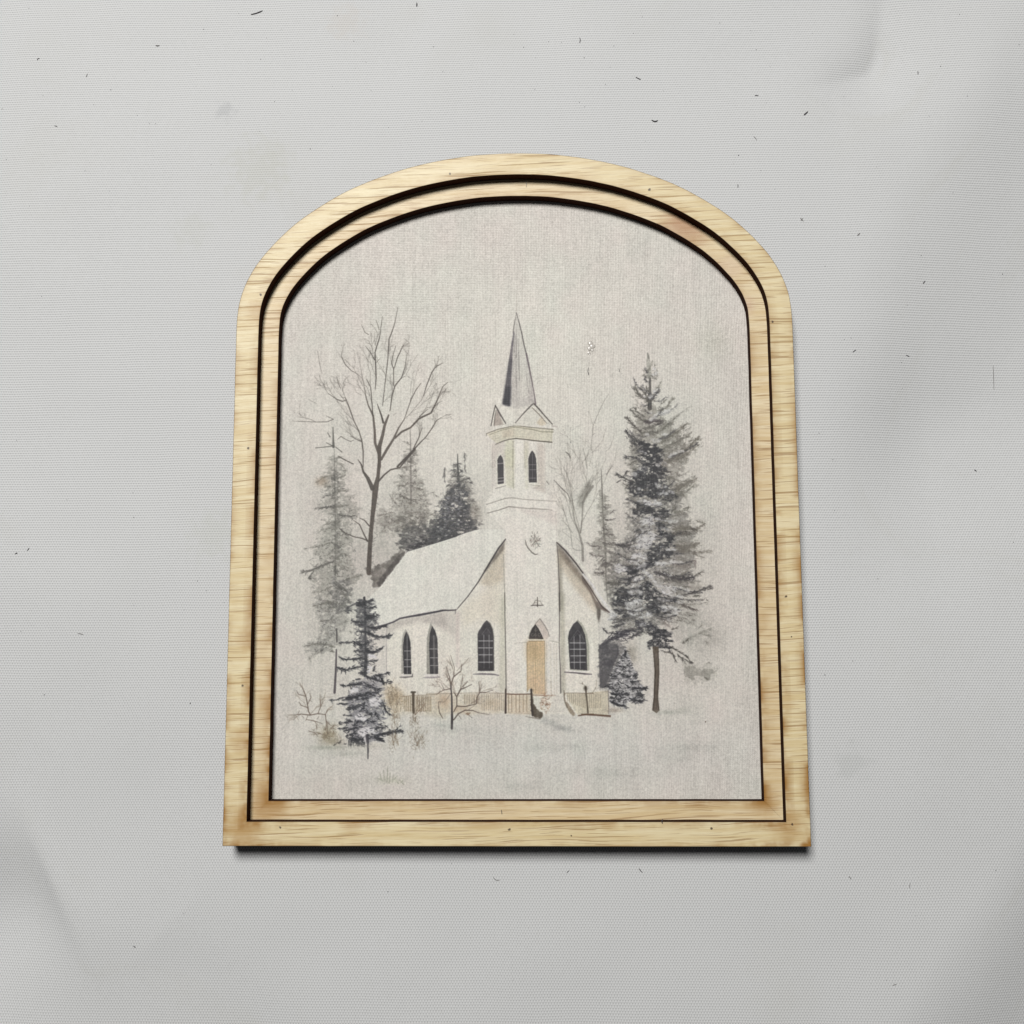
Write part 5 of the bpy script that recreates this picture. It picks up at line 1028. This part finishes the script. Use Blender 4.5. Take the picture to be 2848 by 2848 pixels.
def build_print():
    im = bpy.data.images.new("winter_church_print", CW, CH, alpha=False)
    im.colorspace_settings.name = 'sRGB'
    buf = np.ones((CH, CW, 4), np.float32); buf[..., :3] = IMG
    im.pixels.foreach_set(buf.ravel()); im.update(); im.pack()
    N = NT("printed_canvas")
    uv = N.n("ShaderNodeUVMap", uv_map="sheet")
    tx = N.n("ShaderNodeTexImage"); tx.image = im; tx.interpolation = 'Cubic'; tx.extension = 'EXTEND'
    N.l(uv.outputs[0], tx.inputs[0])
    gain = N.n("ShaderNodeVectorMath", operation='SCALE'); gain.inputs["Scale"].default_value = PRINT_GAIN
    N.l(tx.outputs[0], gain.inputs[0]); N.l(gain.outputs[0], N.b.inputs["Base Color"])
    tc = N.n("ShaderNodeTexCoord")
    co = N.vec(tc.outputs["Object"], (1000, 1000, 1000))
    sep = N.n("ShaderNodeSeparateXYZ"); N.l(co, sep.inputs[0])
    wob = N.noise(N.vec(co, (0.2, 0.2, 1)), 1.0, 2.0)
    sx = N.math('SINE', N.math('MULTIPLY', N.math('ADD', sep.outputs[0], N.math('MULTIPLY', wob, 0.3)), 2 * math.pi / 0.37))
    sy = N.math('SINE', N.math('MULTIPLY', N.math('ADD', sep.outputs[1], N.math('MULTIPLY', wob, 0.3)), 2 * math.pi / 0.41))
    wv = N.math('ADD', N.math('MULTIPLY', sx, 0.6), N.math('MULTIPLY', N.math('MULTIPLY', sx, sy), 0.5))
    irr = N.noise(N.vec(co, (3.0, 0.7, 1)), 1.0, 2.0)
    bump = N.n("ShaderNodeBump"); bump.inputs["Strength"].default_value = 0.6; bump.inputs["Distance"].default_value = 0.00005
    N.l(N.math('ADD', wv, N.math('MULTIPLY', irr, 1.6)), bump.inputs["Height"])
    N.l(bump.outputs[0], N.b.inputs["Normal"])
    N.b.inputs["Roughness"].default_value = 0.42
    N.b.inputs["Specular IOR Level"].default_value = 0.4
    o = slab("canvas_print", N.m, picture, 7.2, 1.735, 1.9)
    lay = o.data.uv_layers.new(name="sheet")
    for lp in o.data.loops:
        v = o.data.vertices[lp.vertex_index].co
        lay.data[lp.index].uv = ((v.x / MM - X0) / (X1 - X0), (v.y / MM - Y0) / (Y1 - Y0))
    return o
PRINT_GAIN = 1.15
canvas = build_print()


# ------------------------------------------------------------------ lint
FIBRES = [
    ([[-63.2, 194.12], [-62.04, 194.37], [-61.06, 194.71], [-60.34, 195.06]], 0.27, 0, "long dark curved splinter near the top edge of the cloth"),
    ([[32.92, 165.4], [33.41, 165.04], [33.99, 165.03], [34.33, 165.29]], 0.27, 0, "dark smile-shaped curl of lint above the right shoulder of the arch"),
    ([[29.36, 176.16], [29.94, 175.8], [30.52, 175.52]], 0.21, 0, "short dark slanted lint thread above the smile-shaped curl"),
    ([[16.14, 186.3], [16.3, 185.63], [16.12, 184.96]], 0.18, 0, "dark upright bowed fibre near the top edge right of centre"),
    ([[-22.94, 196.32], [-22.94, 195.78], [-22.98, 195.33]], 0.27, 0, "small black upright crumb touching the top edge of the picture"),
    ([[68.67, 165.96], [69.14, 166.39], [69.61, 166.82]], 0.30, 0, "thick dark slanted splinter in the upper right of the cloth"),
    ([[66.87, 140.74], [67.23, 140.35], [67.58, 139.92]], 0.15, 0, "grey crossed wisp of lint just off the right shoulder of the frame"),
    ([[79.82, 136.31], [80.11, 136.48], [80.44, 136.73]], 0.18, 0, "tiny dark dash right of the grey crossed wisp"),
    ([[94.93, 125.09], [95.18, 125.42], [95.44, 125.76]], 0.21, 0, "dark slanted dash on the shaded cloth far right of the arch"),
    ([[95.96, 176.77], [95.98, 176.33], [95.92, 175.89]], 0.18, 0, "short upright dark dash right of the dented fold"),
    ([[57.33, 171.1], [57.75, 171.13], [58.24, 171.04]], 0.18, 0, "short level dark dash left of the thick slanted splinter"),
    ([[52.67, 149.14], [52.69, 148.32]], 0.18, 0, "upright dark dash just above the right shoulder of the frame"),
    ([[56.69, 160.84], [57.17, 160.4], [57.4, 159.87]], 0.12, 0, "thin grey hooked fibre on the cloth above the right shoulder"),
    ([[111.47, 106.56], [111.49, 104.08], [111.46, 100.8]], 0.12, 0, "long faint grey upright thread near the right edge of the cloth"),
    ([[77.72, 108.61], [78.09, 108.94], [78.55, 109.18]], 0.18, 0, "dark slanted dash beside the upper right leg of the frame"),
    ([[90.48, 108.33], [90.91, 108.2], [91.26, 108.03]], 0.18, 0, "dark bent dash right of the frame at shoulder height"),
    ([[105.43, 81.84], [105.96, 81.51]], 0.21, 0, "small dark dash on the cloth right of the frame at mid height"),
    ([[72.12, -7.51], [72.33, -7.8], [72.58, -8.17]], 0.15, 0, "thin slanted fibre below the lower right corner of the frame"),
    ([[85.19, -8.89], [85.09, -9.48], [85.02, -10.07]], 0.12, 0, "thin upright fibre right of the slanted fibre below the frame"),
    ([[80.42, -30.09], [80.8, -29.91], [81.25, -29.87]], 0.15, 0, "flat grey dash near the bottom edge at the right"),
    ([[26.86, -5.94], [27.15, -6.39], [27.61, -6.83]], 0.18, 0, "dark slanted fibre just below the bottom rail near its right end"),
    ([[11.16, -6.94], [11.4, -6.64], [11.71, -6.42]], 0.15, 0, "small slanted wisp just below the bottom rail right of its middle"),
    ([[-4.88, -7.87], [-4.5, -8.31], [-4.03, -8.54], [-3.46, -8.46]], 0.15, 0, "grey curled wisp below the middle of the bottom rail"),
    ([[-111.37, 64.25], [-111.1, 64.58], [-110.95, 64.9]], 0.18, 0, "upper of two dark dashes side by side near the left edge"),
    ([[-114.08, 63.5], [-113.8, 63.66], [-113.56, 63.78]], 0.21, 0, "lower of two dark dashes side by side near the left edge"),
    ([[-98.95, 45.38], [-98.18, 45.3], [-97.68, 45.06]], 0.15, 0, "thin level thread on the cloth left of the lower frame"),
    ([[-86.17, 186.57], [-85.73, 186.47], [-85.22, 186.55]], 0.24, 0, "grey flat fleck in the upper left below the top edge"),
    ([[-114.92, 183.31], [-114.72, 183.71], [-114.33, 183.66]], 0.18, 0, "small dark hook-shaped fibre in the upper left corner area"),
    ([[-102.42, 179.53], [-102.53, 179.08], [-102.68, 178.63]], 0.15, 0, "thin upright dark fibre in the upper left"),
    ([[-109.8, 166.38], [-109.41, 166.28], [-109.06, 166.1]], 0.15, 0, "small dark arched fibre near the left edge in the upper part"),
    ([[-84.02, -22.8], [-83.78, -23.02], [-83.54, -23.17]], 0.18, 0, "small dark dash alone on the lower left cloth"),
    ([[17.17, 105.22], [17.05, 104.34], [17.16, 103.81], [17.27, 103.42]], 0.17, 1, "dark curved fibre on the canvas sky right of the steeple"),
    ([[11.75, 85.65], [12.35, 85.2], [12.64, 84.49]], 0.11, 1, "thin bent fibre on the canvas right of the belfry"),
    ([[24.08, 104.91], [24.2, 104.56], [24.25, 104.07]], 0.11, 1, "small dark fibre on the canvas sky left of the tall spruce tip"),
    ([[3.25, 148.91], [3.28, 148.32], [3.28, 147.3]], 0.15, 3, "tiny pale fibre standing across the dark groove at the top of the arch"),
    ([[31.47, 5.65], [31.25, 5.24], [31.38, 4.75]], 0.23, 2, "dark hooked fibre on the bottom rail right of its middle"),
    ([[-2.9, 7.17], [-2.76, 6.19]], 0.14, 4, "tiny dark upright fibre on the inner frame at the bottom"),
]
SPECKS = [
    (-60.56, 182.64, 0.38), (-96.51, 175.26, 0.38), (-122.96, 171.11, 0.32), (-121.12, 158.18, 0.38), (-101.66, 154.74, 0.32), (-48.08, 159.62, 0.38),
    (-42.13, 193.29, 0.38), (-74.65, 190.59, 0.32), (-43.05, 175.29, 0.26), (-52.74, 174.58, 0.32), (-56.89, 171.72, 0.32), (-60.34, 164.27, 0.32),
    (-66.14, 194.5, 0.26), (-114.7, 146.29, 0.26), (-66.44, 144.55, 0.26), (-86.83, 166.58, 0.26), (-85.33, 166.46, 0.26), (-117.72, 196.88, 0.26),
    (-88.52, 180.15, 0.26), (-100.44, 171.53, 0.26), (-116.02, 121.56, 0.26), (-110.88, 124.19, 0.26), (-113.05, 174.19, 0.26), (-89.81, 168.6, 0.32),
    (-71.71, 156.12, 0.26), (-95.7, 149.67, 0.26), (-55.71, 190.18, 0.19), (-59.27, 188.04, 0.26), (2.78, 184.21, 0.38), (5.37, 173.44, 0.38),
    (17.18, 181.22, 0.32), (24.28, 184.02, 0.32), (8.79, 185.52, 0.26), (-16.56, 178.38, 0.32), (31.14, 191.28, 0.32), (-35.05, 181.35, 0.32),
    (-18.83, 184.79, 0.32), (-38.1, 186.78, 0.32), (-37.62, 179.84, 0.26), (22.13, 174.44, 0.32), (-33.73, 174.03, 0.26), (-21.49, 166.11, 0.26),
    (23.36, 178.73, 0.26), (15.91, 170.05, 0.38), (17.16, 168.92, 0.32), (-29.49, 164.63, 0.26), (11.87, 185.18, 0.26), (28.96, 187.15, 0.26),
    (5.59, 181.46, 0.26), (31.32, 160.08, 0.26), (35.81, 172.67, 0.26), (0.47, 187.58, 0.26), (49.64, 189.67, 0.32), (58.1, 182.83, 0.32),
    (71.5, 186.69, 0.26), (106.16, 190.45, 0.32), (59.97, 169.2, 0.26), (53.04, 156.25, 0.38), (58.12, 152.43, 0.32), (61.26, 147.83, 0.32),
    (94.6, 131.63, 0.38), (106.8, 169.78, 0.32), (101.16, 177.63, 0.32), (85.0, 152.74, 0.26), (102.64, 146.67, 0.32), (72.14, 129.04, 0.32),
    (119.63, 182.47, 0.32), (114.3, 127.97, 0.32), (42.13, 169.98, 0.26), (78.44, 170.82, 0.26), (51.87, 154.18, 0.26), (97.73, 165.06, 0.26),
    (91.02, 119.94, 0.26), (85.43, 141.98, 0.26), (56.91, 187.67, 0.26), (61.22, 178.45, 0.26), (77.48, 111.94, 0.32), (75.86, 111.62, 0.26),
    (-115.34, 89.92, 0.32), (-102.89, 75.98, 0.32), (-87.12, 71.77, 0.38), (-111.93, 45.91, 0.32), (-87.58, 77.5, 0.26), (-86.41, 51.78, 0.26),
    (-65.76, 52.16, 0.38), (-69.88, 54.9, 0.32), (-74.8, 50.61, 0.26), (-71.97, 57.11, 0.32), (89.32, 106.61, 0.32), (89.52, 100.71, 0.26),
    (112.38, 64.93, 0.32), (81.22, 56.75, 0.32), (72.31, 83.87, 0.26), (68.57, 35.61, 0.45), (74.81, 38.57, 0.32), (69.36, 89.91, 0.32),
    (71.42, 104.3, 0.26), (72.25, 72.19, 0.26), (108.96, 77.63, 0.26), (-72.76, 29.77, 0.51), (-72.89, -15.83, 0.26), (-106.13, 31.7, 0.32),
    (-58.38, -26.47, 0.19), (-27.9, -10.98, 0.38), (-0.65, -29.28, 0.26), (5.46, -29.04, 0.26), (-14.01, -5.04, 0.32), (103.47, -6.19, 0.38),
    (79.23, -28.94, 0.32), (85.96, -15.73, 0.26), (54.19, -13.39, 0.19), (68.93, -30.65, 0.19),
]
CRUMBS = [(12.94, 87.98, 0.32, 'round dark speck on the canvas between the belfry cornice and bare branches'), (41.8, 25.56, 0.46, 'brown crumb on the canvas snow right of the spruce trunk'), (40.09, 22.5, 0.18, 'pin-sized dark speck on the canvas below the brown crumb'), (40.05, 94.36, 0.2, 'pin-sized dark speck on the canvas right of the spruce top'), (-11.65, 14.1, 0.21, 'small dark speck on the blank snow at the lower middle of the canvas'), (1.15, 82.81, 0.21, 'small dark speck on the belfry between its two windows')]
# glue [[17.73, 110.31], [17.42, 108.54]]

def lint_mat(name, c, var):
    N = NT(name); tc = N.n("ShaderNodeTexCoord")
    f = N.noise(N.vec(tc.outputs["Object"], (6000, 6000, 6000)), 1.0, 2.0)
    N.l(N.mix(f, c, tuple(v * var for v in c)), N.b.inputs["Base Color"]); N.b.inputs["Roughness"].default_value = 0.85
    return N.m
M_DARK = lint_mat("dark_lint", (0.05, 0.045, 0.05), 1.8)
M_GREY = lint_mat("grey_lint", (0.16, 0.15, 0.145), 1.5)
M_PALE = lint_mat("pale_lint", (0.55, 0.52, 0.47), 1.2)
M_BROWN = lint_mat("brown_lint", (0.09, 0.05, 0.03), 1.7)
LEVEL = {1: 1.9, 2: 7.4, 3: 4.68, 4: 4.64}

def build_fibre(pts, wd, lvl, label):
    """a short lint fibre: a tapered tube along a bent line, lying on what is below it"""
    q = [Vector((a, b, 0)) for a, b in pts]
    if len(q) == 2: q.insert(1, (q[0] + q[1]) / 2 + Vector((0.02, 0.01, 0)))
    P = []
    for i in range(len(q) - 1):
        for k in range(4):
            t = k / 4; p0 = q[max(i - 1, 0)]; p3 = q[min(i + 2, len(q) - 1)]
            P.append(0.5 * (2 * q[i] + (q[i + 1] - p0) * t + (2 * p0 - 5 * q[i] + 4 * q[i + 1] - p3) * t * t + (3 * q[i] - p0 - 3 * q[i + 1] + p3) * t ** 3))
    P.append(q[-1]); n = len(P); org = P[n // 2].copy(); V = []; F = []
    crossed = "crossed" in label
    def tube(P):
        s0 = len(V); n = len(P)
        for i, c in enumerate(P):
            d = (P[min(i + 1, n - 1)] - P[max(i - 1, 0)]).normalized(); s = Vector((-d.y, d.x, 0))
            t = i / (n - 1); r = wd / 2 * (0.25 + 0.75 * math.sin(math.pi * min(1, max(0, 0.08 + 0.84 * t))) ** 0.6)
            z0 = LEVEL.get(lvl) or cloth_h(c.x, c.y)
            for k in range(6):
                a = k * math.pi / 3
                V.append(((c.x - org.x + s.x * math.cos(a) * r) * MM, (c.y - org.y + s.y * math.cos(a) * r) * MM, (z0 + 0.01 + r * 0.8 * (1 + math.sin(a))) * MM))
        for i in range(n - 1):
            for k in range(6):
                F.append((s0 + i * 6 + k, s0 + i * 6 + (k + 1) % 6, s0 + (i + 1) * 6 + (k + 1) % 6, s0 + (i + 1) * 6 + k))
        F.append(tuple(s0 + k for k in range(5, -1, -1))); F.append(tuple(s0 + (n - 1) * 6 + k for k in range(6)))
    tube(P)
    if crossed:
        tube([org + Vector((0.32, 0.42, 0)) * t for t in (-.8, -.3, .3, .8)])
    m = M_PALE if "pale" in label else (M_GREY if ("grey" in label or "thin" in label) else M_DARK)
    o = mesh_obj("wood_splinter" if "splinter" in label else "lint_fibre", V, F, m, smooth=True)
    o.location = (org.x * MM, org.y * MM, 0)
    tag(o, label, "lint")
    return o
for args in FIBRES:
    build_fibre(*args)

def crumb_mesh(seed):
    bm = bmesh.new(); bmesh.ops.create_icosphere(bm, subdivisions=1, radius=0.0005)
    for v in bm.verts:
        k = 0.75 + 0.6 * mnoise.noise((v.co.x * 1500 + seed * 7.1, v.co.y * 1500, v.co.z * 1500))
        v.co = Vector((v.co.x * k, v.co.y * k * 0.8, v.co.z * k * 0.55 + 0.00024))
    me = bpy.data.meshes.new("dust_speck"); bm.to_mesh(me); bm.free()
    return me
CRUMB = [crumb_mesh(i) for i in range(5)]
for me in CRUMB: me.materials.append(M_DARK)
def put(me, x, y, z, d, name):
    o = bpy.data.objects.new(name, me); link(o)
    o.location = (x * MM, y * MM, z * MM); o.rotation_euler = (0, 0, random.uniform(0, 6.28))
    d *= 0.85
    o.scale = (d * random.uniform(.85, 1.35), d * random.uniform(.75, 1.05), d)
    return o
for i, (x, y, d) in enumerate(SPECKS):
    o = put(CRUMB[i % 5], x, y, cloth_h(x, y), d, "dust_speck")
    tag(o, "tiny dark dust speck lying loose on the pale woven cloth", "dust speck", "dust specks scattered over the cloth")
for i, (x, y, d, lab) in enumerate(CRUMBS):
    me = CRUMB[i % 5]
    if "brown" in lab:
        me = crumb_mesh(9); me.materials.append(M_BROWN)
    tag(put(me, x, y, 1.9, d * 1.15, "dust_crumb"), lab, "dust speck")

# dried drip of clear glue on the canvas, right of the steeple
NG = NT("dried_clear_glue"); NG.b.inputs["Base Color"].default_value = (0.66, 0.62, 0.57, 1); NG.b.inputs["Roughness"].default_value = 0.22
NG.b.inputs["Specular IOR Level"].default_value = 0.6; NG.b.inputs["Transmission Weight"].default_value = 0.0
def glue():
    bm = bmesh.new()
    for (gx, gy, r) in ((17.7, 110.9, .55), (18.1, 110.2, .62), (17.5, 109.7, .5), (18.15, 109.3, .35), (17.3, 108.7, .42), (17.55, 108.3, .25)):
        t = bmesh.ops.create_icosphere(bm, subdivisions=2, radius=r * MM)["verts"]
        for v in t:
            k = 1 + 0.35 * mnoise.noise((v.co.x * 2500 + gx, v.co.y * 2500 + gy, 1.0))
            v.co = Vector((v.co.x * k + gx * MM, v.co.y * k * 1.1 + gy * MM, max(v.co.z * 0.22 * k, -0.00003) + 1.9 * MM))
    me = bpy.data.meshes.new("glue_spot"); bm.to_mesh(me); bm.free(); me.materials.append(NG.m)
    for p in me.polygons: p.use_smooth = True
    tag(link(bpy.data.objects.new("glue_spot", me), canvas), "shiny dried drip of clear glue")
glue()
